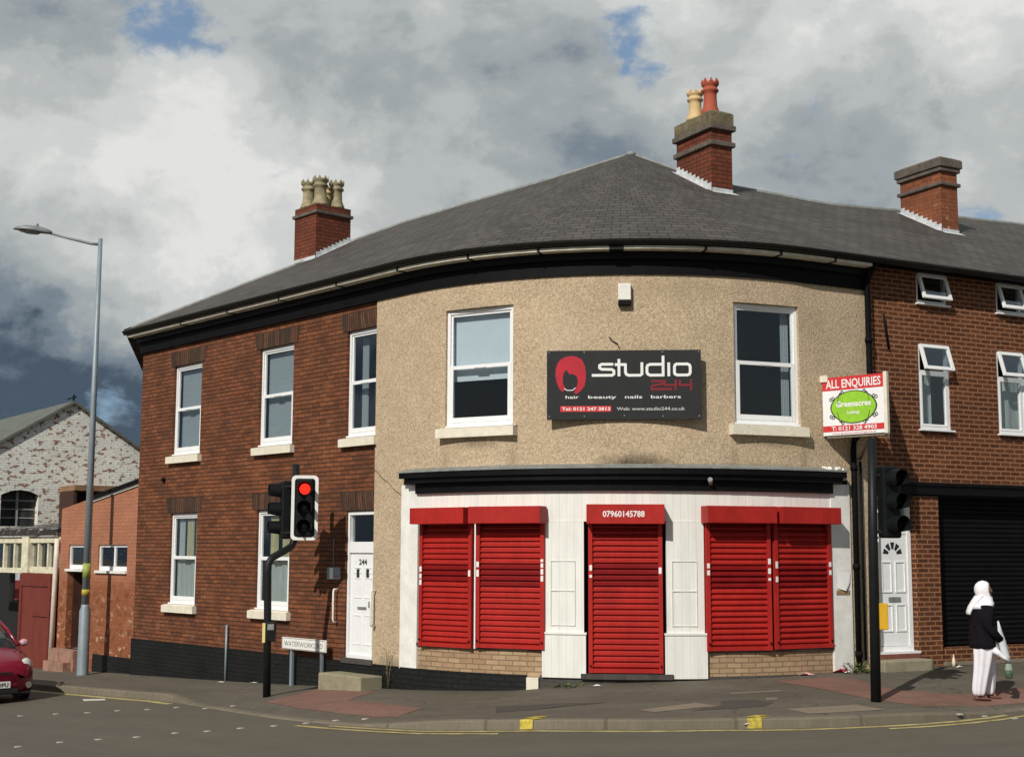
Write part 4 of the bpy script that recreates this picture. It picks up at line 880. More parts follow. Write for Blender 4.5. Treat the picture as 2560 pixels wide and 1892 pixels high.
# ------------------------------------------------------------------ letting agent's board
def agent_board():
    p0 = P(7.02, .05, 0); d0 = ray(2213, 1000); p1 = None
    # the left edge touches the wall, the right edge stands out over the pavement
    Y1 = p0.y-.72; p1 = Vector((d0.x/d0.y*Y1, Y1, 0)); h = math.atan2(p1.y-p0.y, p1.x-p0.x); L = (p1-p0).length
    f = Fr((p0.x, p0.y, 0), h); z0, z1 = 1.765, 2.645
    A = root('agent_board', f(L/2, -.1, z0), 'red, white and green letting agent board projecting over the pavement from the wall corner', 'agent board')
    m = MB(); m.box(f, 0, L, -.012, 0, z0, z1); m.build('panel', UPVC, A)
    g = Fr(f(L, -.04, 0), A1-radians(62)+radians(150)); q1 = f(L, -.03, 0); q0 = P(8.35, .05, 0); h2 = math.atan2(q0.y-q1.y, q0.x-q1.x); g = Fr(q1, h2)
    m = MB(); m.box(g, 0, (q0-q1).length, -.012, 0, z0, z1); m.build('rear_panel', UPVC, A)
    m = MB(); m.box(f, L-.02, L+.035, -.05, .012, z0-.01, z1+.02); m.build('batten', CREAM, A); m = MB(); m.box(f, -.03, .10, -.03, .02, z1-.06, z1+.04); m.build('batten', CREAM, A)
    m = MB(); c = f(L*.62, -.22, 0); m.tube([c+Vector((0, 0, z0-.10)), c+Vector((0, 0, z1-.1))], .03, 6); m.tube([c+Vector((0, 0, z0-.05)), P(7.75, .04, z0-.32)], .025, 6); m.box(f, .05, L-.03, -.06, -.02, z0-.04, z0+.01); m.build('bracket', GREYWOOD, A)
    for za, zb in ((z1-.20, z1), (z0+.055, z0+.145)): m = MB(); m.box(f, 0, L, 0, .003, za, zb, 'f'); m.build('red_band', REDS, A)
    text('ALL ENQUIRIES', A, f, L/2, .006, z1-.165, .125, LETW, width=L*.88, bold=.02)
    text('T: 0121 328 4903', A, f, L/2, .006, z0+.07, .06, LETW, width=L*.72, bold=.02)
    zc = (z0+.145+z1-.20)/2; rx, rz = L*.355, .235
    def lens(k, yy, nm, mt, n=40):
        m = MB(); pts = []
        for i in range(n):
            a = -2*pi*i/n; ex = abs(cos(a))**.95*(1 if cos(a) > 0 else -1)
            pts.append(f(L/2+rx*k*ex, yy, zc+rz*k*(abs(sin(a))**1.15)*(1 if sin(a) > 0 else -1)))
        m.quad(pts); m.build(nm, mt, A)
    lens(1.06, .004, 'logo_outline', LETK); lens(1.0, .006, 'logo', GREENS)
    m = MB(); cv = lambda a, b: (a, b); ln = []
    for sx in (-1, 1):
        for sz in (-1, 1):
            pts = [(L/2+sx*(rx*.52+.13*t*L*.6), zc+sz*(rz*1.0-.17*t*t-.02*sin(3*pi*t))) for t in [i/8 for i in range(9)]]; ln.append(pts)
            for (u, v) in ((.50, .98), (.92, .62), (1.02, .55)):
                c = (L/2+sx*rx*u, zc+sz*rz*v); ln.append([(c[0]+.022*cos(k*pi/4), c[1]+.022*sin(k*pi/4)) for k in range(9)])
    strokes(m, f, ln, .007, .010, cv); m.build('logo_curl', LETK, A)
    text('Greenacres', A, f, L/2, .009, zc+.01, .085, LETW, width=L*.56, bold=.03); text('Lettings', A, f, L/2, .009, zc-.10, .045, LETW, width=L*.20, bold=.02)
    text('www.greenacreslettings.co.uk', A, f, L/2, .004, z0+.015, .025, REDS, width=L*.7)
agent_board()
# ------------------------------------------------------------------ right-hand brick house
H = root('brick_house', P(8.3, 0, -1.75), 'brown brick building with white tilting windows and a black shuttered ground floor', 'building')
def casement(par, s0, s1, z0, z1, transom, lights, openers, tilt=17, cm=None):
    sm = (s0+s1)/2; f = fr_at(sm); x0, x1 = s0-sm, s1-sm; y = -.02
    m = MB(); frame_ring(m, f, x0, x1, z0, z1, .05, y-.06, y, .055); o = m.build('window', UPVC, par, bevel=.005)
    xs = [x0+.05]+[x-sm for x in lights]+[x1-.05]; m = MB()
    if transom: m.box(f, x0+.05, x1-.05, y-.055, y-.003, transom-.025, transom+.025)
    for x in xs[1:-1]: m.box(f, x-.025, x+.025, y-.054, y-.002, z0+.055, z1-.05)
    if m.v: m.build('glazing_bar', UPVC, o, bevel=.004)
    zt0 = transom or z0+.03
    m = MB(); G_ = MB()
    for i, (a, b) in enumerate(zip(xs, xs[1:])):
        aa = a+(.025 if i else 0); bb = b-(.025 if i < len(xs)-2 else 0)
        if transom: frame_ring(m, f, aa, bb, z0+.055, transom-.025, .035, y-.045, y+.006); G_.box(f, aa+.03, bb-.03, y-.03, y-.025, z0+.08, transom-.05, 'f')
        if i not in openers:
            za = (transom+.025) if transom else z0+.055
            G_.box(f, aa, bb, y-.03, y-.025, za, z1-.05, 'f')
    if m.v: m.build('fixed_light', UPVC, o, bevel=.004)
    if G_.v: G_.build('pane', GLASS, o)
    for i in openers:
        a, b = xs[i]+(.0 if i == 0 else .025)-.03, xs[i+1]-(.025 if i < len(xs)-2 else 0)+.03
        za = (transom if transom else z0+.04); zb = z1-.02; hh = zb-za; t = radians(tilt)
        class T:
            def __call__(s, x, yy, z): dz = zb-z; return f(x, y+.01+dz*sin(t)+yy*cos(t), zb-dz*cos(t)+yy*sin(t))
        T_ = T(); m = MB(); frame_ring(m, T_, a, b, za, zb, .055, 0, .04); c = m.build('top_light', UPVC, o, bevel=.005)
        m = MB(); m.box(T_, a+.05, b-.05, .015, .02, za+.05, zb-.05, 'fb'); m.build('pane', GLASS, c)
    m = MB(); m.box(f, x0-.03, x1+.03, y-.02, .065, z0-.03, z0-.002); m.build('sill', UPVC, o, bevel=.004)
    if cm:
        for (ca, cb, cz0, cz1, mt) in cm:
            m = MB(); n = 10
            for i in range(n):
                p, q = ca+(cb-ca)*i/n, ca+(cb-ca)*(i+1)/n; m.quad([f(p, -.22+.012*sin(i*2), cz0), f(q, -.22+.012*sin(i*2+2), cz0), f(q, -.22+.012*sin(i*2+2), cz1), f(p, -.22+.012*sin(i*2), cz1)])
            m.build('curtain_or_light', mt, o)
    return o
def brick_house():
    ho = [(9.06, 9.73, 4.01, 4.51), (10.85, 12.0, 4.0, 4.51), (9.05, 9.73, 1.97, 3.35), (10.8, 11.95, 1.97, 3.35), (13.2, 14.3, 4.0, 4.51), (13.2, 14.3, 1.97, 3.35)]
    wall('brick_wall', NEWB, H, 8.05, 18.0, 1.1, 4.62, ho, 0, .07)
    casement(H, 9.06, 9.73, 4.01, 4.51, None, [], [0]); casement(H, 10.85, 12.0, 4.0, 4.51, None, [11.42], [0])
    casement(H, 9.05, 9.73, 1.97, 3.35, 2.90, [], [0], cm=[(-.25, .12, 2.0, 2.88, NET)]); casement(H, 10.8, 11.95, 1.97, 3.35, 2.90, [11.40], [0], cm=[(-.52, .5, 2.0, 2.88, NET)])
    casement(H, 13.2, 14.3, 4.0, 4.51, None, [13.75], []); casement(H, 13.2, 14.3, 1.97, 3.35, 2.9, [13.75], [])
    m = MB(); m.cbox(8.1, 18, -1.4, -1.35, -2, 4.6); m.cbox(8.1, 18, -1.4, -.1, 1.14, 1.18); m.build('room', ROOM, H)
    m = MB(); m.cbox(8.07, 18, 0, .06, .93, 1.10); m.cbox(8.07, 18, .06, .09, 1.07, 1.12); m.cbox(8.07, 18, -.25, 0, .90, 1.095); m.build('fascia_beam', BLACK, H)
    m = MB(); m.cbox(8.86, 9.37, -.25, .01, -2.0, .90); m.cbox(9.37, 18, -.18, -.02, -2.0, -1.47); m.build('brick_pier', NEWB, H)
    m = MB(); m.cbox(8.02, 8.10, -.25, -.0, -2.0, .93); m.build('render_return', DASH, H)
    # black roller shutter
    m = MB(); z = -1.47; k = 0
    while z < .9:
        for (ya, za), (yb, zb) in (((-.215, 0), (-.198, .03)), ((-.198, .03), (-.198, .06)), ((-.198, .06), (-.215, .078))):
            m.quad([P(9.45, ya, z+za), P(18, ya, z+za), P(18, yb, z+zb), P(9.45, yb, z+zb)])
        z += .078
    o = m.build('roller_shutter', BLACKM, H); m = MB(); m.cbox(9.37, 9.46, -.22, -.10, -1.47, .90); m.build('guide_rail', BLACKM, o)
    m = MB(); m.cbox(9.37, 18, -.20, .06, -1.74, -1.685); m.build('doorstep_kerb', PATCHM, H)
    # white front door
    f = fr_at(8.475); m = MB(); frame_ring(m, f, -.38, .375, -1.5, .90, .075, -.16, -.08); m.box(f, -.305, .30, -.15, -.09, .30, .36); d = m.build('door', UPVC, H, bevel=.006)
    m = MB(); m.box(f, -.30, .295, -.14, -.10, -1.42, .30); lf = m.build('door_leaf', UPVC, d)
    m = MB(); m.box(f, -.3, .295, -.13, -.125, .36, .83, 'f'); m.build('transom_pane', GLASS, d)
    m = MB()
    for xa, xb, za, zb in ((-.24, -.03, -1.2, -.78), (.04, .25, -1.2, -.78), (-.24, -.03, -.60, -.12), (.04, .25, -.60, -.12)): m = MB(); frame_ring(m, f, xa, xb, za, zb, .02, -.10, -.088); m.build('moulding', UPVC, d)
    m = MB()
    for k in range(5):
        a0 = pi*(k+.15)/5; a1 = pi*(k+.85)/5; r0, r1 = .09, .20
        m.quad([f(r0*cos(a0), -.098, -.02+r0*sin(a0)), f(r1*cos(a0), -.098, -.02+r1*sin(a0)), f(r1*cos(a1), -.098, -.02+r1*sin(a1)), f(r0*cos(a1), -.098, -.02+r0*sin(a1))])
    m.build('fanlight', SIGNBK, d)
    m = MB(); m.box(f, -.11, .13, -.10, -.085, -.74, -.67); m.build('letter_box', LEADG, d)
    m = MB(); m.box(f, -.42, .42, -.16, .02, -1.53, -1.495); m.build('threshold', UPVC, d)
    m = MB(); m.cbox(8.08, 8.86, -.2, .04, -2.0, -1.53); m.build('doorstep', BSTONE, H)
    # eaves
    m = MB(); m.cbox(8.06, 18, -.02, .14, 4.51, 4.62); m.build('fascia', BLACKM, H)
    m = MB(); n = 8; rg = []
    for s in [8.08+i*.9 for i in range(12)]: rg.append([P(s, .32+.07*cos(a), 4.56+.075*sin(a)) for a in [pi+pi*k/n for k in range(n+1)]]+[P(s, .38, 4.56), P(s, .26, 4.56)])
    m.rings(rg, True, False); m.build('gutter', GUTTER, H)
    r = roof('roof', H, 8.05, 18.5, SLATE)
    m = MB(); m.tube([ridge(8.0+i*.5)+Vector((0, .02, -.02)) for i in range(21)], .055, 6, True, False); m.build('ridge_tiles', LEADG, r)
    chimney(H, (8.0, 25.17), A1, .42, 1.05, 5.3, 7.2, [(6.83, 6.90, .05), (7.10, 7.18, .05)], (7.18, 7.40, .08, WSTONE), [], CHIMP, 'fl')
    m = MB(); m.tube([P(8.3, .05, 3.75), P(8.36, .03, 3.5), P(8.42, .02, 3.2)], .02, 6); m.build('cable', BLACKM, H)
brick_house()
# steps
s0, s1 = -1.63, -.47
f = Fr((F(-1.05).x, F(-1.05).y, 0), A0); m = MB(); m.box(f, -.60, .58, .04, .47, -2.45, -1.94)
anchored(m, 'stone_step', STONE, f(0, .25, -2.2), 'worn stone step block in front of the white door 244', 'step', bevel=.02)
f = fr_at(8.35); m = MB(); m.box(f, -.52, .47, .06, .36, -1.95, -1.60); anchored(m, 'stone_step', STONE, f(0, .2, -1.78), 'mossy stone step below the white door of the brown brick building', 'step', bevel=.02)
# ------------------------------------------------------------------ street name sign
def street_sign():
    f = fr_at(-2.54, 0); xa, xb = -.665, .675; y = .16; zg = G(-2.5, .15)
    S = root('street_sign', f(0, y, zg), 'low white street name plate on two grey legs against the black plinth', 'street sign')
    m = MB(); m.box(f, xa, xb, y, y+.03, -1.655, -1.455); m.build('plate', WPAINT, S, bevel=.006)
    m = MB(); frame_ring(m, f, xa+.015, xb-.015, -1.645, -1.465, .006, y+.03, y+.032); m.build('border', LETK, S)
    text('WATERWORKS RD', S, f, .005, y+.033, -1.60, .085, plain('faded_letter', (.22, .22, .20), .6, .2, 20), width=1.18, bold=.0)
    for x in (-.42, .48):
        m = MB(); m.box(f, x-.03, x+.03, y-.05, y, zg-.1, -1.50); m.build('leg', STEEL, S, bevel=.004)
street_sign()
m = MB(); b = P(*gnd(563, 1702)[:2], 0); s_, w_, q = gnd(563, 1702); m.tube([q+Vector((0, 0, -.05)), q+Vector((0, 0, 1.02))], .022, 8); anchored(m, 'thin_post', STEEL, q, 'thin bare grey post in front of the black plinth', 'post')
# ------------------------------------------------------------------ street lamp
def street_lamp():
    s_, w_, q = gnd(206, 1687); L = root('street_lamp', q, 'tall grey street lamp with a flat head and yellow sticker band', 'street lamp')
    x, y, z = q; v = lambda dx, dz, dy=0: Vector((x+dx, y+dy, z+dz))
    m = MB(); m.lathe(v(0, 0), [(.125, -.05), (.125, .03), (.118, .06), (.115, 1.32), (.085, 1.40), (.082, 1.45)], 16); m.build('base_column', STEEL, L)
    m = MB(); m.lathe(v(0, 0), [(.082, 1.44), (.045, 9.25), (.0, 9.26)], 16); m.build('column', STEEL, L)
    m = MB(); m.lathe(v(0, 0), [(.084, 2.0), (.083, 2.30)], 16); m.build('sticker_band', plain('lime_sticker', (.30, .36, .08), .6, .35, 8), L)
    m = MB(); m.lathe(v(0, 0), [(.086, 1.64), (.085, 1.76)], 16); m.build('sticker_band', YELB, L)
    m = MB(); m.tube([v(0, 9.12), v(-.2, 9.14), v(-.7, 9.26), v(-1.12, 9.37)], [.035, .032, .028, .025], 8); m.build('arm', STEELD, L)
    a = v(-1.06, 9.36); d = Vector((-.985, -.12, .10)).normalized(); n = Vector((0, 1, 0)); u = d.cross(n).normalized(); u = u if u.z > 0 else -u
    m = MB(); rg = []
    for t, wd, hh in ((0, .06, .05), (.10, .09, .09), (.3, .15, .13), (.55, .15, .11), (.74, .08, .05), (.80, .03, .02)):
        rg.append([a+d*t*1.0+n*wd*cos(k*pi/6)+u*(hh*sin(k*pi/6) if k <= 6 else .02*sin(k*pi/6)) for k in range(12)])
    m.rings(rg); m.build('lamp_head', STEELD, L)
    m = MB(); rg = []
    for t, wd, hh in ((.22, .02, .005), (.3, .11, .05), (.5, .12, .06), (.66, .07, .03), (.7, .01, .005)): rg.append([a+d*t+n*wd*cos(k*pi/6)+u*(-hh*abs(sin(k*pi/6))-.015) for k in range(12)])
    m.rings(rg); m.build('lens', plain('lamp_lens', (.25, .26, .25), .2, .1), L)
    m = MB(); m.lathe(a+d*.32+u*.12, [(.03, 0), (.03, .05), (.0, .06)], 8); m.build('photocell', STEELD, L)
street_lamp()
# ------------------------------------------------------------------ traffic signals
def signal_head(par, c, h, lit=None, board=True, hh=.94, name='signal_head'):
    """three-aspect head centred at c, facing its frame's +y"""
    f = Fr((c.x, c.y, 0), h); z = c.z
    m = MB(); m.box(f, -.14, .14, -.16, 0, z-hh/2, z+hh/2); o = m.build(name, SIGHOUSE, par, bevel=.03)
    if board:
        def rr(w, hgt, r, y):
            pts = []
            for cx, cz, a0 in ((w-r, hgt-r, 0), (-w+r, hgt-r, pi/2), (-w+r, -hgt+r, pi), (w-r, -hgt+r, 1.5*pi)):
                for k in range(6): a = a0+pi/2*k/5; pts.append(f(cx+r*cos(a), y, z+cz+r*sin(a)))
            return pts
        W, T = .215, hh/2+.05
        m = MB(); m.rings([rr(W, T, .07, -.045), rr(W, T, .07, -.03)], True, False); m.build('backing_board', SIGHOUSE, o)
        m = MB(); a, b = rr(W, T, .07, -.028), rr(W-.05, T-.05, .05, -.028); m.rings([a, b, rr(W-.05, T-.05, .05, -.036), rr(W, T, .07, -.036), a], False, False); m.build('white_border', LETW, o)
    for k, nm in enumerate(('red', 'amber', 'green')):
        cz = z+(.30-.30*k); cc = f(0, .002, cz)
        m = MB(); n = f.n; a = f.t; b = Vector((0, 0, 1))
        pts = [[cc+n*yy+(a*cos(t)+b*sin(t))*r for t in [2*pi*j/18 for j in range(18)]] for r, yy in ((.088, 0), (.08, .02), (.045, .035), (.001, .04))]
        m.rings([p[::-1] for p in pts], False, True); m.build('lens', LENSRED if lit == nm else LENSOFF, o)
        m = MB(); i_, o_ = [], []
        for yy in (0, .09, .19):
            cut = 0 if yy == 0 else .28*yy/.19
            A = [radians(-50)+cut+(radians(280)-2*cut)*j/16 for j in range(17)]
            o_.append([cc+n*yy+(a*cos(t)+b*sin(t))*.122 for t in A]); i_.append([cc+n*yy+(a*cos(t)+b*sin(t))*.114 for t in A])
        m.rings(o_, False, True, False); m.rings(i_, False, True, False)
        m.rings([o_[-1], i_[-1]], False, False, False); m.build('visor', SIGHOUSE, o)
    return o
def traffic_left():
    s_, w_, q = gnd(667, 1741); x, y, z = q
    T = root('traffic_light', q, 'cranked black signal pole showing a red light in a white bordered head', 'traffic light', 'traffic signals')
    v = lambda X, Z, dy=0: Vector((X, y+dy, Z))
    m = MB(); pts = [v(x, z-.05), v(x-.02, -1.0), v(x-.035, -.34), v(x-.03, -.20), v(x+.02, -.10, .05), v(x+.20, .02, .24), v(x+.28, .08, .33), v(x+.318, .18, .37), v(x+.318, .5, .37), v(x+.318, 1.406, .37)]
    m.tube(pts, [.062, .06, .06, .06, .06, .058, .057, .057, .057, .057], 14); m.build('pole', POLE, T)
    signal_head(T, Vector((-3.335, y+.22, .70)), radians(6), 'red')
    signal_head(T, Vector((-3.76, y+.44, .67)), radians(-72), None, board=False)
    m = MB()
    for zz in (.30, 1.05): m.box(Fr((x+.318, y+.37, 0), 0), -.22, .12, -.05, .05, zz-.02, zz+.02)
    m.build('bracket', POLE, T)
    f = Fr((x-.01, y, 0), radians(0)); m = MB(); m.box(f, -.0, .135, -.02, .15, -1.40, -1.10); b = m.build('push_button_box', SIGHOUSE, T, bevel=.012)
    m = MB(); m.box(f, .02, .12, .15, .155, -1.22, -1.13); m.build('display', LEADG, b)
    m = MB(); m.box(f, -.075, -.03, -.03, .065, -1.42, -1.12); m.build('yellow_strip', plain('pale_yellow', (.7, .62, .25), .6, .1), T)
traffic_left()
def traffic_right():
    s_, w_, q = gnd(2190, 1753); x, y, z = q
    T = root('traffic_light', q, 'straight black signal pole seen from behind at the right kerb', 'traffic light', 'traffic signals')
    f = Fr((x+.045, y, 0), 0)
    m = MB(); m.tube([Vector((x, y, z-.05)), Vector((x+.02, y, .2)), Vector((x+.045, y, 1.50))], [.068, .062, .058], 14); m.build('pole', POLE, T)
    signal_head(T, Vector((x+.29, y-.04, .67)), radians(26), None, board=False)
    m = MB()
    for zz in (.28, 1.02): m.box(f, -.0, .28, -.03, .03, zz-.02, zz+.02)
    m.build('bracket', POLE, T)
    g = Fr((x+.12, y+.03, 0), radians(0)); m = MB(); m.box(g, -.06, .065, -.04, .06, -.98, -.64); m.build('push_button_box', plain('amber_box', (.66, .38, .02), .5, .1), T, bevel=.012)
    m = MB()
    for zz, hh in ((.92, .04), (.62, .05), (.54, .04)): m.box(g, -.085, -.03, .05, .054, zz-hh-.35, zz-.35)
    m.build('sticker', LETW, T)
traffic_right()
# ------------------------------------------------------------------ low brick outbuilding left of the corner building
O = root('brick_outbuilding', P(-11, -.1, -2.55), 'low orange brick outbuilding with a sloping top and two small white windows', 'building')
def outbuilding():
    w = -.10; top = lambda s: .95+(s+13.05)*.134; zf = lambda s: G(s, 0)-.2
    ho = [(-12.66, -11.85, -2.16, .13), (-11.15, -9.75, -.46, .13)]
    wall('brick_wall', ORANGEB, O, -13.1, -9.15, -2.9, .93, ho, w, .14, topf=lambda s: top(s))
    f = fr_at(-11.1, w); X = lambda s: s+11.1
    m = MB(); m.box(f, X(-12.66), X(-11.85), -.14, -.13, -.52, .13, 'f'); m.build('window_back', DARK, O)
    def small(sa, sb, z0, z1, mull):
        m = MB(); frame_ring(m, f, X(sa), X(sb), z0, z1, .055, -.09, -.04, .09)
        if mull: m.box(f, X(mull)-.03, X(mull)+.03, -.09, -.04, z0+.05, z1-.05)
        o = m.build('window', UPVC, O, bevel=.005); m = MB(); m.box(f, X(sa)+.05, X(sb)-.05, -.07, -.065, z0+.05, z1-.05, 'f'); m.build('pane', GLASS, o)
        m = MB(); m.box(f, X(sa)-.06, X(sb)+.02, -.04, .05, z0-.06, z0-.005); m.build('sill', WPAINT, o, bevel=.005)
        m = MB(); m.box(f, X(sa)-.1, X(sb)+.1, -.6, -.5, z0-.2, z1+.1, 'f'); m.build('room', ROOM, o)
    small(-12.66, -11.85, -.40, .13, None); small(-11.15, -9.75, -.42, .13, -10.42)
    # doorway recess with a peeling post
    m = MB(); m.box(f, X(-12.66), X(-11.85), -.14, -.10, -.50, -.46); m.build('door_head', DARK, O)
    m = MB(); m.box(f, X(-12.72), X(-11.8), -.50, -.45, -2.3, -.45, 'f'); m.box(f, X(-12.66), X(-12.655), -.5, -.14, -2.3, -.45); m.build('door', plain('brown_old_door', (.075, .03, .018), .8, .4, 6, stretch=(2, 2, .4)), O)
    m = MB(); m.box(f, X(-12.38), X(-12.17), -.45, -.38, -2.2, -.62); m.build('door_frame_post', plain('peeling_cream_post', (.42, .35, .20), .8, .5, 8, stretch=(1, 1, .5)), O)
    m = MB(); m.cbox(-12.95, -11.7, -.5, .12, -2.9, -2.16); m.cbox(-12.85, -11.8, .12, .3, -2.9, -2.42); m.build('doorstep', plain('painted_step', (.30, .17, .12), .85, .3, 6, .3, 30), O)
    m = MB(); m.cbox(-11.15, -9.17, -.09, -.06, -2.9, -2.2, zf); m.build('plinth', BLACKMAS, O)
    # sloping verge and roof behind
    m = MB(); a, b = P(-11.6, w+.03, top(-11.6)), P(-9.17, w+.03, top(-9.17)); z = Vector((0, 0, 1))
    m.quad([a-z*.10, b-z*.10, b-z*.05, a-z*.05]); m.build('verge_strip', LETW, O)
    m = MB(); n = fr_at(-11).n
    for k0, k1, e in ((-.05, .03, .05),): m.quad([a+n*e+z*k0, b+n*e+z*k0, b+n*e+z*k1, a+n*e+z*k1]); m.quad([a+n*e+z*k1, b+n*e+z*k1, b-n*1.5+z*k1, a-n*1.5+z*k1])
    m.build('roof_edge', BLACKM, O)
    a, b = P(-13.1, w, top(-13.1)-.02), P(-9.15, w, top(-9.15)-.02); m = MB(); m.quad([a, b, b-n*6+z*.2, a-n*6+z*.2]); m.build('roof', SLATE, O)
    a, b = P(-13.1, w, -3), P(-13.1, -4, -3); m = MB(); m.quad([b, a, a+z*(3+.94), b+z*(3+.94)]); m.build('side_wall', ORANGEB, O)
outbuilding()
# ------------------------------------------------------------------ timber fronted workshop
K = root('timber_workshop', P(-15, -.2, -2.8), 'run-down timber fronted workshop with cream window bands under a dark ragged roof', 'workshop')
def workshop():
    w = -.15; f = fr_at(-15.5, w); X = lambda s: s+15.5
    S = lambda x: onwall(x, 1390, w)[0]
    xs = [S(max(x, 0.5)) for x in (0, 148)]; sL, sR = -18.6, -13.14
    zt, zb = .33, -.46
    z_ = lambda y: onwall(80, y, w)[1]
    m = MB(); m.box(f, X(sL), X(sR), -.10, .05, z_(1357), z_(1342)); m.box(f, X(sL), X(S(66)), -.08, .08, z_(1433), z_(1420)); m.box(f, X(S(78)), X(sR), -.08, .03, z_(1432), z_(1416)); fr_ = m.build('window_band', CREAMF, K, bevel=.008)
    m = MB(); m.box(f, X(S(64)), X(S(80)), -.10, .11, z_(1437), z_(1340)); m.build('post', CREAMF, K, bevel=.01)
    m = MB()
    for s in [S(x) for x in (12, 38, 62, 98, 122, 146)]+[-18.0, -18.3]: m = MB(); m.box(f, X(s)-.04, X(s)+.04, -.06, .03, z_(1421), z_(1356)); m.build('glazing_bar', CREAMF, fr_)
    m = MB(); m.box(f, X(sL), X(sR), -.05, -.045, z_(1421), z_(1356), 'f'); m.build('pane', GLASS, fr_)
    m = MB(); m.box(f, X(-25), X(sR), -1.3, -1.2, -3.1, .3, 'fbt'); m.box(f, X(sR)+.0, X(sR)+.02, -1.3, -.3, -3.1, .3); m.box(f, X(sL), X(sR), -1.2, -.2, -3.0, -2.95); m.build('interior', DARK, K)
    # ragged dark roof
    m = MB(); random.seed(3); n = 26
    for i in range(n):
        a = sL+(sR-sL)*i/n; b = sL+(sR-sL)*(i+1)/n; h0 = .09+random.random()*.06
        m.quad([P(a, w+.16, zt+.04), P(b, w+.16, zt+.04), P(b, w+.1, zt+.04+h0), P(a, w+.1, zt+.04+h0)]); m.quad([P(a, w+.1, zt+.04+h0), P(b, w+.1, zt+.04+h0), P(b, w-3.5, zt+.5+h0*.3), P(a, w-3.5, zt+.5+h0*.3)])
        m.quad([P(a, w+.16, zt+.04), P(a, w-.1, zt+.03), P(b, w-.1, zt+.03), P(b, w+.16, zt+.04)])
    m.build('roof', plain('tarred_roof', (.025, .02, .018), .9, .5, 4, .6, 20), K)
    m = MB(); q = P(S(118), w-.2, z_(1328)); m.tube([q, q+Vector((.35, 0, .16)), q+Vector((.5, .1, .05))], .05, 6, smooth=False); m.tube([q+Vector((-.3, 0, -.02)), q+Vector((.2, 0, .03))], .04, 6, smooth=False); m.build('roof_debris', LEADG, K)
    # greenish boards, white downpipe, slim brick edge
    zf = -2.75
    m = MB(); m.box(f, X(S(124)), X(S(144)), -.12, .02, zf-.3, z_(1440)); m.build('boarding', boards('greenish_boards', (.20, .22, .14), .16, .6, .35), K)
    m = MB(); m.tube([P(S(152), w+.1, z_(1348)), P(S(153.5), w+.12, z_(1400)), P(S(151), w+.10, z_(1440)), P(S(150), w+.12, z_(1655))], .06, 8); m.build('downpipe', plain('pink_white_pipe', (.72, .62, .54), .5, .1), K)
    m = MB(); m.box(f, X(S(143)), X(sR)+.05, -.2, .0, zf-.3, z_(1432)); m.build('brick_edge', ORANGEB, K)
    # dim things in the gateway
    m = MB(); q = P(-17.6, -.9, -.75); r = P(-16.4, -.9, -.75); z = Vector((0, 0, 1))
    m.quad([q, r, r+Vector((-.2, .5, .35)), q+Vector((-.2, .5, .5))]); o = m.build('awning', plain('grey_awning', (.45, .47, .5), .8, .2), K)
    m = MB(); m.quad([q-z*.5, r-z*.35, r, q]); m.build('valance', plain('red_awning', (.24, .03, .025), .8, .2), o)
workshop()
def gate():
    w = .02; s0 = onwall(47, 1560, w)[0]; s1 = onwall(124, 1560, w)[0]; f = fr_at(s0, w); L = s1-s0; zb = -2.72; zt = -.52
    g = root('wooden_gate', f(L/2, 0, zb), 'red painted boarded gate leaf standing open beside the red car', 'gate')
    m = MB(); m.box(f, 0, L, -.06, 0, zb, zt); m.build('boards', REDWOOD, g)
    m = MB(); m.box(f, 0, L, 0, .03, zt-.30, zt-.02); m.box(f, L*.45, L, 0, .03, -1.50, -1.40); m.box(f, 0, .12, 0, .025, zb, zt-.3); m.box(f, L-.1, L, 0, .025, zb, zt-.3); m.build('rail', RED if False else plain('red_gate_rail', (.155, .028, .018), .7, .2, 5), g)
gate()
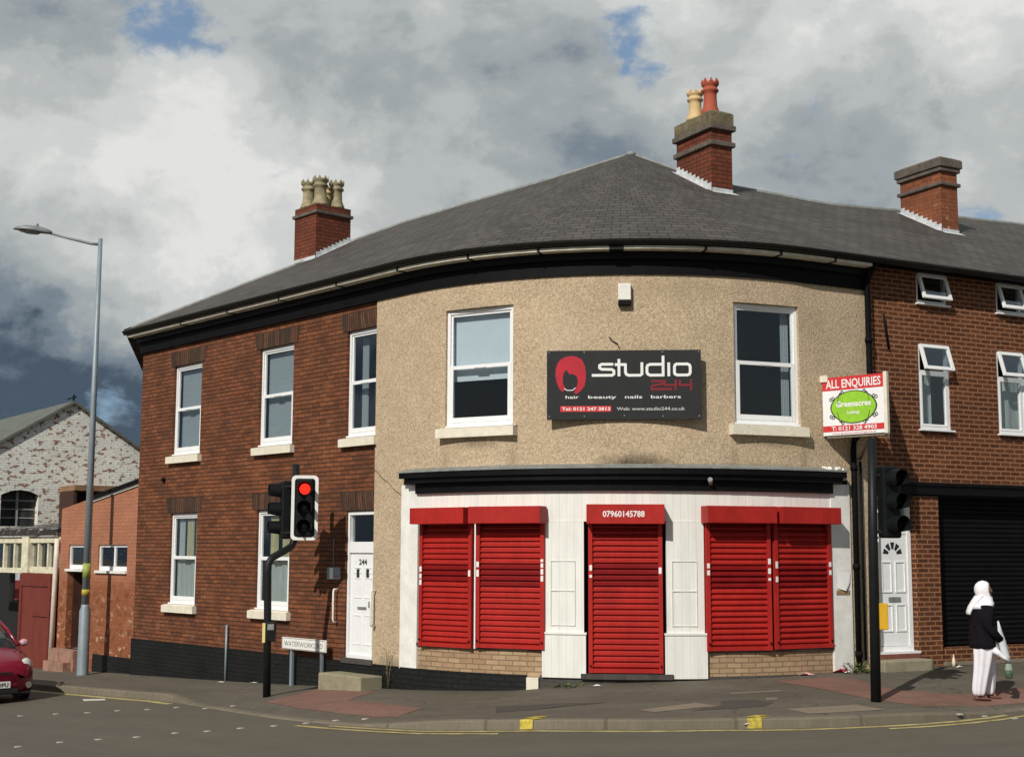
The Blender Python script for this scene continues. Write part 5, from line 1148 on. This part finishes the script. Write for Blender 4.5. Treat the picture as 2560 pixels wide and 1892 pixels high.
# ------------------------------------------------------------------ whitewashed gable behind
def warehouse():
    h = radians(36); Y0 = 43.0; d = ray(185, 1006); A = d*(Y0/d.y); f = Fr((A.x, A.y, 0), h)
    def on(x, y):
        d = ray(x, y); n = f.n; t = (f.o.dot(n))/(d.dot(n)); q = d*t; return (q-f.o).dot(f.t), q.z
    Wd = root('warehouse', f(0, 0, -3), 'whitewashed brick gable building with flaking patches, behind the workshop', 'building')
    ax, az = on(184, 1006); lx, lz = on(1, 1104); rx, rz = on(346, 1121)
    sl = (az-lz)/(ax-lx); sr = (rz-az)/(rx-ax); hl = -5.4; hr = 5.6; zl = az+sl*hl; zr = az+sr*hr
    wx0, wz1 = on(3, 1236); wx1, wz0 = on(93, 1316)
    m = MB()
    # gable skin split round the arched window
    def top(x): return az+sl*(x-ax) if x < ax else az+sr*(x-ax)
    xs = sorted([hl, wx0, (wx0*3+wx1)/4, (wx0+wx1)/2, (wx0+3*wx1)/4, wx1, ax, hr])
    def arch(x):
        u = (x-(wx0+wx1)/2)/((wx1-wx0)/2); return wz1+.16*(1-u*u)
    for a, b in zip(xs, xs[1:]):
        inw = wx0-1e-6 <= a and b <= wx1+1e-6
        if inw:
            m.quad([f(a, 0, arch(a)), f(b, 0, arch(b)), f(b, 0, top(b)), f(a, 0, top(a))], [(a, arch(a)), (b, arch(b)), (b, top(b)), (a, top(a))])
            m.quad([f(a, 0, -4), f(b, 0, -4), f(b, 0, wz0), f(a, 0, wz0)], [(a, -4), (b, -4), (b, wz0), (a, wz0)])
        else: m.quad([f(a, 0, -4), f(b, 0, -4), f(b, 0, top(b)), f(a, 0, top(a))], [(a, -4), (b, -4), (b, top(b)), (a, top(a))])
    m.quad([f(wx1, -.3, wz0), f(wx1, 0, wz0), f(wx1, 0, arch(wx1)), f(wx1, -.3, arch(wx1))]); m.quad([f(wx0, 0, wz0), f(wx0, -.3, wz0), f(wx0, -.3, arch(wx0)), f(wx0, 0, arch(wx0))])
    m.build('gable_wall', WHITEB, Wd)
    m = MB(); m.box(f, wx0-.1, wx1+.1, -.32, -.3, wz0-.1, wz1+.3, 'f'); wo = m.build('window', plain('dusty_pane', (.035, .04, .04), .25, .5, 3), Wd)
    m = MB(); c = (wx0+wx1)/2
    m.box(f, c-.035, c+.035, -.3, -.26, wz0, wz1+.14)
    for k in (1, 2, 3): z = wz0+(wz1-wz0)*k/3.6; m.box(f, wx0, wx1, -.3, -.28, z-.018, z+.018)
    m.build('glazing_bar', plain('grey_bar', (.30, .29, .27), .7, .2), wo)
    # roof slopes
    n = -f.n*16; m = MB(); o = .12; up = Vector((0, 0, .05))
    a, b, c_ = f(hl, o, zl)+up, f(ax, o, az)+up, f(hr, o, zr)+up
    m.quad([a, b, b+n, a+n], [(0, 0), (4, 0), (4, 16), (0, 16)]); m.quad([b, c_, c_+n, b+n], [(0, 0), (4, 0), (4, 16), (0, 16)])
    lo = Vector((0, 0, -.09)); m.quad([a+lo, b+lo, b, a]); m.quad([b+lo, c_+lo, c_, b])
    m.build('roof', plain('green_grey_sheeting', (.115, .125, .105), .8, .25, 3, .3, 8, stretch=(1, 1, 3)), Wd)
    # brown gap and lean-to in its shade
    x0, z1 = on(150, 1216); x1, z0 = on(238, 1300); m = MB()
    m.box(f, x0, x1+.3, -.2, 1.4, z1-.16, z1); m.build('timber_beam', plain('old_timber', (.24, .14, .07), .8, .3, 4), Wd)
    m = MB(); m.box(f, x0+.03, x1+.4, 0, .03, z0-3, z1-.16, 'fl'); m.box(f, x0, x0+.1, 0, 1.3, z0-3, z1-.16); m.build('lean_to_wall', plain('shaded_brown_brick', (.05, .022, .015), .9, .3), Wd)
    # bits of aerial at the apex
    m = MB(); q = f(ax, 0, az); m.tube([q, q+Vector((0, 0, .25))], .03, 5); m.tube([q+Vector((-.2, 0, .1)), q+Vector((.1, 0, .18))], .02, 5); m.build('ridge_spike', BLACKM, Wd)
warehouse()
# ------------------------------------------------------------------ plants and litter
def leafy(name, q, label, cat, n, h, spread, mat, leaf=.03, stem=True, smat=None):
    m = MB(); m2 = MB(); random.seed(hash(label) % 1000 if False else n)
    for i in range(n):
        a = random.random()*2*pi; r = spread*random.random()**.6; z = h*random.random()**(.7 if stem else 1.2); c = q+Vector((cos(a)*r, sin(a)*r, z)); l = leaf*(.6+random.random()*.8)
        d = Vector((cos(a+random.random()), sin(a+random.random()), .5*random.random())).normalized(); t = d.cross(Vector((0, 0, 1))).normalized()
        m.quad([c, c+d*l*.5+t*l*.3, c+d*l, c+d*l*.5-t*l*.3])
    R_ = root(name, q, label, cat); m.build('leaves', mat, R_)
    if stem:
        for k in range(3): a = k*2.1; m2.tube([q, q+Vector((cos(a)*spread*.3, sin(a)*spread*.3, h*.5)), q+Vector((cos(a)*spread*.6, sin(a)*spread*.6, h*(.8+.1*k)))], .005, 5)
        m2.build('stem', smat or mat, R_)
WEED = plain('weed_green', (.10, .15, .03), .8, .4, 9); DRY = plain('dry_stalk', (.22, .18, .09), .9, .3, 9)
s_, w_, q = gnd(972, 1722); q = P(s_, .10, surf(s_, .1)); leafy('weed', q, 'tall thin dry weed against the pebbledash by the white shop post', 'weed', 60, .62, .10, DRY)
s_, w_, q = gnd(2140, 1680); q = P(s_, .2, surf(s_, .2)); leafy('weed', q, 'green weeds at the foot of the downpipe', 'weed', 160, .14, .20, WEED, .06, False)
s_, w_, q = gnd(1420, 1717); q = P(s_, .2, surf(s_, .2)); leafy('weed', q, 'flat mossy weeds below the white base left of the red door shutter', 'weed', 120, .03, .22, WEED, .05, False)
def litter(x, y, label, mat, sz, seed, h=.04, name='litter'):
    s_, w_, q = gnd(x, y); random.seed(seed); m = MB(); n = 7; pts = []
    for i in range(n+1):
        for j in range(n+1): pts.append(q+Vector(((i/n-.5)*sz*(1+.3*random.random()), (j/n-.5)*sz*.8, .006+h*random.random()*(1-abs(i/n-.5)*1.6))))
    for i in range(n):
        for j in range(n): a = i*(n+1)+j; m.quad([pts[a], pts[a+n+1], pts[a+n+2], pts[a+1]])
    anchored(m, name, mat, q, label, 'litter')
PAPER = plain('paper', (.72, .70, .66), .8, .1); REDPK = plain('red_wrapper', (.40, .04, .06), .5, .5, 14); PINKPK = plain('pink_wrapper', (.55, .30, .34), .5, .5, 14)
litter(923, 1716, 'crumpled white wrapper at the corner of the stone step', PAPER, .12, 1, .07); litter(946, 1718, 'second crumpled white wrapper just right of the one by the stone step', PAPER, .12, 2, .07)
litter(2102, 1680, 'red wrapper at the foot of the white shop post', REDPK, .24, 3, .06); litter(2016, 1687, 'pink and white scrap on the pavement below the right shutters', PINKPK, .22, 4, .04)
litter(2120, 1682, 'white scrap beside the red wrapper', PAPER, .10, 5, .04); litter(2206, 1677, 'white scrap on the ground beside the black signal pole', PAPER, .09, 6, .04)
litter(1493, 1715, 'white scrap on the pavement left of the red door shutter', PAPER, .10, 7, .03); litter(2400, 1668, 'white scrap on the pavement under the black shutter', PAPER, .10, 8, .03)
litter(551, 1691, 'white scrap in front of the black plinth left of the thin post', PAPER, .12, 9, .03); litter(552, 1705, 'white scrap on the pavement at the foot of the thin post', PAPER, .10, 10, .02); litter(634, 1707, 'white scrap on the pavement left of the cranked signal pole', PAPER, .12, 11, .02)
litter(1868, 1812, 'pale scrap in the gutter beside the right yellow kerb mark', PAPER, .07, 12, .03)
s_, w_, q = gnd(2376, 1664); q = P(s_, .12, surf(s_, .12)); m = MB(); m.lathe(q, [(.026, 0), (.030, .06), (.022, .12), (.010, .15), (.010, .185), (0, .185)], 10); anchored(m, 'bottle', plain('cream_bottle', (.72, .64, .45), .4, .1), q, 'upright cream plastic bottle by the brown brick base', 'bottle')
# ------------------------------------------------------------------ red car at the left edge
def car():
    sF, wN = -6.95, 2.83; hw = .84; o = F(sF, wN+hw); zg = G(sF-1.5, 3.5)-.11; f = Fr((o.x, o.y, zg), A0)
    C = root('parked_car', f(-1.9, 0, 0), 'dark red hatchback car at the left edge in front of the red gate', 'car')
    PNT = plain('car_red', (.20, .004, .022), .25, .06, 2, spec=.6); TRIM = plain('car_black_trim', (.02, .02, .022), .5, .1); CGL = plain('car_glass', (.03, .04, .045), .06, .05, spec=.9); CH = plain('chrome', (.6, .6, .6), .15, .05, metal=1)
    def ring(x, w, zb, zt, cr=.10):
        pr = [(w*.86, zb), (w*.97, zb+.08), (w, zb+.22), (w, (zb+zt)/2+.05), (w*.97, zt-.09), (w*.90, zt-.02), (w*.6, zt+.02), (w*.25, zt+.035)]
        pr = pr+[(-y, z) for y, z in pr[::-1]]; return [f(x, y, z) for y, z in pr]
    m = MB(); st = [(.02, .40, .34, .50), (-.02, .56, .28, .60), (-.10, .69, .24, .70), (-.24, .78, .22, .78), (-.48, .825, .22, .86), (-.80, .84, .22, .94), (-1.15, .84, .22, .99), (-2.0, .84, .22, 1.0), (-3.0, .84, .22, 1.02), (-3.5, .82, .24, 1.02), (-3.72, .76, .28, .95), (-3.8, .6, .34, .8)]
    m.rings([ring(*a) for a in st]); b = m.build('body', PNT, C)
    m = MB(); st = [(-.86, .66, .93, .97), (-1.15, .70, .93, 1.16), (-1.55, .70, .93, 1.38), (-1.9, .68, .93, 1.465), (-2.6, .67, .93, 1.47), (-3.2, .65, .93, 1.40), (-3.55, .63, .93, 1.15), (-3.66, .6, .93, 1.0)]
    def cr(x, w, zb, zt):
        pr = [(w*1.12, zb), (w*1.05, zb+(zt-zb)*.5), (w*.94, zb+(zt-zb)*.9), (w*.8, zt), (w*.3, zt+.02)]; pr = pr+[(-y, z) for y, z in pr[::-1]]; return [f(x, y, z) for y, z in pr]
    m.rings([cr(*a) for a in st]); m.build('windows', CGL, C)
    m = MB(); st2 = [(-1.62, .60, 1.405), (-1.9, .62, 1.48), (-2.6, .61, 1.487), (-3.2, .59, 1.42), (-3.35, .56, 1.30)]
    m.rings([[f(x, w, z-.03), f(x, w*.9, z+.012), f(x, 0, z+.035), f(x, -w*.9, z+.012), f(x, -w, z-.03)] for x, w, z in st2], False, True, False); m.build('roof', PNT, C)
    for s in (-1, 1):
        m = MB(); m.tube([f(-.9, s*.75, 1.0), f(-1.35, s*.72, 1.26), f(-1.65, s*.66, 1.42)], .03, 6); m.build('windscreen_pillar', PNT, C)
        m = MB(); c = f(-.28, s*.66, .67); rg = []
        for t, r in ((-.16, .02), (-.11, .12), (0, .165), (.07, .13), (.12, .05), (.135, .005)):
            rg.append([c+f.t*(t*.9)+f.n*(s*t*.25)+(f.n*cos(k*pi/6)*.9-f.t*cos(k*pi/6)*.55*s+Vector((0, 0, 1))*sin(k*pi/6)*.9)*r for k in range(12)])
        m.rings(rg); m.build('headlight', plain('headlight_glass', (.55, .55, .50), .12, .15, 8, spec=.8), C)
        m = MB(); c = f(-1.12, s*.95, 1.03); m.rings([[c+f.t*t+f.n*cos(k*pi/5)*.09*r+Vector((0, 0, 1))*sin(k*pi/5)*.07*r for k in range(10)] for t, r in ((-.06, .3), (-.04, .9), (0, 1), (.05, .8), (.08, .3))]); m.build('mirror', plain('mirror_shell', (.55, .30, .34), .2, .05), C)
        m = MB(); c = f(-.06, s*.62, .36); m.tube([c, c+f.t*.04], .055, 10); m.build('fog_lamp', CH, C)
        for x in (-.74, -3.05):
            c = f(x, s*.70, .30); m = MB(); m.tube([c, c+f.n*s*.15], .30, 20); wl = m.build('wheel', TRIM, C, bevel=.02)
            m = MB(); m.tube([c+f.n*s*.15, c+f.n*s*.157], .19, 12); m.build('rim', STEEL, wl)
    m = MB(); m.box(f, -.05, .055, -.26, .26, .33, .44); p = m.build('number_plate', LETW, C)
    g = Fr(f(.058, 0, 0), A0+pi/2); text('BX53 DPU', p, g, 0, 0, .35, .07, LETK, width=.44, bold=.02)
    m = MB(); m.box(f, -.1, .045, -.40, .40, .24, .32); m.box(f, -.05, .012, -.30, .30, .56, .60); m.box(f, -.12, -.02, -.66, .66, .215, .25); m.build('grille', TRIM, C)
car()
# ------------------------------------------------------------------ pedestrian
def person():
    s_, w_, q = gnd(2468, 1748)
    SKIN = plain('skin', (.30, .15, .09), .6, .08); WH = plain('white_cotton', (.74, .72, .76), .85, .05, 6); SCARF = plain('white_scarf', (.82, .81, .84), .8, .04, 6); DK = plain('dark_cardigan', (.009, .007, .010), .95, .35, 8, .4, 60, spec=.1)
    SH = plain('brown_shoe', (.16, .07, .055), .6, .15); 
    R_ = root('person', q, 'pedestrian in white headscarf, dark cardigan and loose white trousers walking right with a bag', 'person')
    fr = lambda x, y, z: q+Vector((x, y, z))
    # continuous body on a skeleton
    V = [(0, 0, .78), (-.02, 0, .95), (-.02, 0, 1.10), (0, 0, 1.22), (.015, 0, 1.31), (.03, 0, 1.38), (.03, 0, 1.455), (.02, 0, 1.51),
         (-.01, -.08, .76), (-.05, -.085, .43), (-.13, -.085, .09), (-.03, -.085, .03), (.01, .08, .76), (.06, .085, .43), (.06, .085, .09), (.15, .085, .03),
         (-.01, -.15, 1.22), (-.04, -.19, .98), (.13, -.17, .80), (.19, -.165, .73), (-.01, .15, 1.22), (-.02, .19, .98), (.12, .16, .82), (.19, .14, .77)]
    E_ = [(0, 1), (1, 2), (2, 3), (3, 4), (4, 5), (5, 6), (6, 7), (0, 8), (8, 9), (9, 10), (10, 11), (0, 12), (12, 13), (13, 14), (14, 15), (3, 16), (16, 17), (17, 18), (18, 19), (3, 20), (20, 21), (21, 22), (22, 23)]
    RR = [.11, .10, .11, .10, .045, .07, .085, .06, .08, .052, .035, .028, .08, .052, .035, .028, .05, .038, .026, .028, .05, .038, .026, .028]
    me = bpy.data.meshes.new('body'); me.from_pydata(V, E_, []); me.materials.append(SKIN); o = bpy.data.objects.new('body', me); COL.objects.link(o); o.parent = R_
    md = o.modifiers.new('skin', 'SKIN'); md.use_smooth_shade = True
    for i, r in enumerate(RR): me.skin_vertices[0].data[i].radius = (r, r)
    me.skin_vertices[0].data[0].use_root = True
    sb = o.modifiers.new('sub', 'SUBSURF'); sb.levels = 1; sb.render_levels = 2; OFF[o.name] = q
    # face details
    m = MB(); m.lathe(fr(.112, 0, 1.405), [(.0, 0), (.014, .004), (.010, .03), (.0, .045)], 8); m.build('nose', SKIN, o)
    for s in (-1, 1): m = MB(); m.lathe(fr(.098, s*.034, 1.443), [(.001, 0), (.011, .006), (.001, .012)], 8); m.build('eye', LETK, o)
    m = MB(); m.box(Fr(fr(.098, 0, 0), pi/2), -.022, .022, -.01, .008, 1.378-1.4+1.4, 1.386); m.build('mouth', plain('lip', (.22, .07, .06), .6, .05), o)
    # hands with fingers
    def hand(c, s):
        mm = bpy.data.meshes.new('hand'); vs = [c]; es = []; rr = [.020]; palm = c+Vector((.035, 0, -.03)); vs.append(palm); es.append((0, 1)); rr.append(.022)
        for k in range(4):
            b0 = palm+Vector((.012, -.024+.016*k, -.012)); p1 = b0+Vector((.022, 0, -.018)); p2 = p1+Vector((.004, s*.004, -.022)); p3 = p2+Vector((-.014, s*.004, -.008)); n = len(vs)
            vs += [b0, p1, p2, p3]; es += [(1, n), (n, n+1), (n+1, n+2), (n+2, n+3)]; rr += [.009, .0085, .008, .007]
        n = len(vs); vs += [palm+Vector((.0, -s*.028, .0)), palm+Vector((.02, -s*.038, -.022)), palm+Vector((.03, -s*.02, -.034))]; es += [(1, n), (n, n+1), (n+1, n+2)]; rr += [.010, .009, .008]
        mm.from_pydata([tuple(v-q) for v in vs], es, []); mm.materials.append(SKIN); h = bpy.data.objects.new('hand', mm); COL.objects.link(h); h.parent = R_; OFF[h.name] = q
        a = h.modifiers.new('skin', 'SKIN'); a.use_smooth_shade = True
        for i, r in enumerate(rr): mm.skin_vertices[0].data[i].radius = (r, r)
        mm.skin_vertices[0].data[0].use_root = True; b = h.modifiers.new('sub', 'SUBSURF'); b.levels = 1; b.render_levels = 1
    hand(fr(.19, -.165, .73), 1); hand(fr(.19, .14, .77), -1)
    def loft(name, mat, rows, n=24, fold=0.0, nf=7, par=R_, ph=0):
        m = MB(); rg = []
        for i, (z, cx, cy, rx, ry) in enumerate(rows):
            rg.append([fr(cx+rx*cos(2*pi*k/n)*(1+fold*sin(nf*2*pi*k/n+ph+i*.35)), cy+ry*sin(2*pi*k/n)*(1+fold*sin(nf*2*pi*k/n+ph+i*.35)), z) for k in range(n)])
        m.rings(rg); ob = m.build(name, mat, par); s2 = ob.modifiers.new('s', 'SUBSURF'); s2.levels = 1; s2.render_levels = 1; return ob
    loft('trouser_leg', WH, [(.055, -.135, -.09, .055, .06), (.08, -.14, -.09, .085, .085), (.2, -.125, -.09, .095, .09), (.42, -.075, -.085, .105, .10), (.62, -.04, -.07, .13, .115), (.80, -.02, -.04, .15, .15)], 32, .11, 6)
    loft('trouser_leg', WH, [(.055, .06, .09, .05, .055), (.08, .055, .09, .075, .08), (.2, .06, .09, .085, .085), (.42, .055, .085, .09, .095), (.62, .03, .07, .12, .11), (.80, .0, .04, .13, .14)], 32, .11, 5, ph=1)
    loft('tunic', WH, [(.60, .02, 0, .15, .17), (.62, .02, 0, .16, .185), (.75, .01, 0, .155, .19), (.95, -.01, 0, .13, .17)], 32, .05, 9)
    loft('cardigan', DK, [(.665, -.03, 0, .165, .21), (.68, -.03, 0, .175, .22), (.80, -.035, 0, .17, .215), (.95, -.035, 0, .155, .20), (1.10, -.03, 0, .155, .205), (1.20, -.025, 0, .135, .20), (1.26, -.015, 0, .10, .15), (1.31, 0, 0, .06, .07)], 32, .025, 6)
    for s, p in ((-1, [(-.01, -.15, 1.22), (-.04, -.21, .98), (.03, -.21, .90), (.14, -.18, .79)]), (1, [(-.01, .15, 1.22), (-.02, .21, .98), (.04, .20, .91), (.13, .165, .81)])):
        m = MB(); m.tube([fr(*a) for a in p], [.085, .068, .062, .052], 14); m.build('sleeve', DK, R_)
    # headscarf: hood, collar and the tail down the back
    m = MB(); rg = []
    for z, cx, rx, ry, op in ((1.20, -.03, .15, .19, 0), (1.25, -.01, .145, .17, 0), (1.30, .01, .11, .12, 0), (1.345, .015, .10, .10, 0), (1.375, .005, .105, .10, .8), (1.42, -.005, .11, .105, .95), (1.47, -.005, .108, .10, .90), (1.515, .0, .092, .085, .5), (1.545, .0, .055, .05, 0), (1.558, -.005, .01, .01, 0)):
        row = []
        for k in range(32):
            a = 2*pi*k/32; d = abs(((a+pi) % (2*pi))-pi); x = cx+rx*cos(a); 
            if op and d < op+.25: x = min(x, cx+rx*cos(op+.25)+.012*(1 if d > op else 0))
            row.append(fr(x, ry*sin(a)*(1+.03*sin(5*a)), z+(.015*cos(a) if z < 1.3 else 0)))
        rg.append(row)
    m.rings(rg); m.build('headscarf', SCARF, R_)
    m = MB(); rg = []
    for t, x, z in ((0, -.05, 1.36), (.3, -.11, 1.29), (.6, -.165, 1.22), (.85, -.20, 1.15), (1, -.205, 1.11)):
        rg.append([fr(x+.045*cos(2*pi*k/12)*(1.2-t*.6), .10*(1.15-t*.5)*sin(2*pi*k/12), z) for k in range(12)])
    m.rings(rg); m.build('scarf_tail', SCARF, R_)
    m = MB(); rg = []
    for x0, x1, z in ((.105, .125, 1.03), (.105, .165, .90), (.11, .205, .78), (.13, .235, .66), (.17, .258, .56), (.215, .262, .505)):
        rg.append([fr(x0, -.20, z-.01), fr((x0*2+x1)/3, -.222, z-.005), fr((x0+2*x1)/3, -.205, z), fr(x1, -.195, z+.01), fr(x1-.003, -.185, z+.01), fr((x0+x1)/2, -.19, z), fr(x0+.004, -.185, z)])
    m.rings(rg); m.build('shawl_end', plain('pale_shawl', (.62, .66, .68), .85, .06, 8), R_)
    m = MB(); rg = []
    for x, z, w in ((.04, .665, .05), (.10, .615, .045), (.17, .56, .035), (.24, .515, .025)): rg.append([fr(x-w*.6, -.215, z-w*.7), fr(x+w*.3, -.23, z), fr(x+w*.6, -.215, z+w*.8), fr(x, -.20, z)])
    m.rings(rg); m.build('shawl_end', SCARF, R_)
    for s, x in ((-1, -.10), (1, .10)):
        m = MB(); y = s*.088; rg = []
        for t, wd, hh in ((-.10, .02, .05), (-.08, .035, .07), (0, .038, .06), (.07, .043, .04), (.11, .03, .025), (.125, .008, .012)): rg.append([fr(x+t, y+wd*cos(k*pi/5), max(.002, .0+hh*.5+hh*.5*sin(k*pi/5))) for k in range(10)])
        m.rings(rg); m.build('shoe', SH, R_)
    # carrier bag, a thing of its own
    bc = fr(.245, -.165, .0); BG = root('carrier_bag', bc+Vector((0, 0, .28)), 'translucent carrier bag with green contents hanging from the pedestrian\'s hand', 'bag')
    m = MB(); rg = []
    for z, rx, ry in ((.285, .02, .02), (.30, .045, .035), (.35, .054, .04), (.40, .05, .04), (.50, .036, .03), (.56, .015, .015)): rg.append([bc+Vector((rx*cos(2*pi*k/18)*(1+.08*sin(5*2*pi*k/18)), ry*sin(2*pi*k/18), z)) for k in range(18)])
    m.rings(rg[:4], True); m.build('body', plain('green_bag', (.07, .12, .06), .6, .35, 12), BG)
    m = MB(); m.rings(rg[3:], False); m.tube([bc+Vector((-.02, 0, .55)), bc+Vector((-.02, 0, .68))], .006, 6); m.tube([bc+Vector((.01, 0, .55)), bc+Vector((-.01, 0, .68))], .006, 6); m.build('handles', plain('bag_white', (.26, .33, .26), .6, .15), BG)
person()
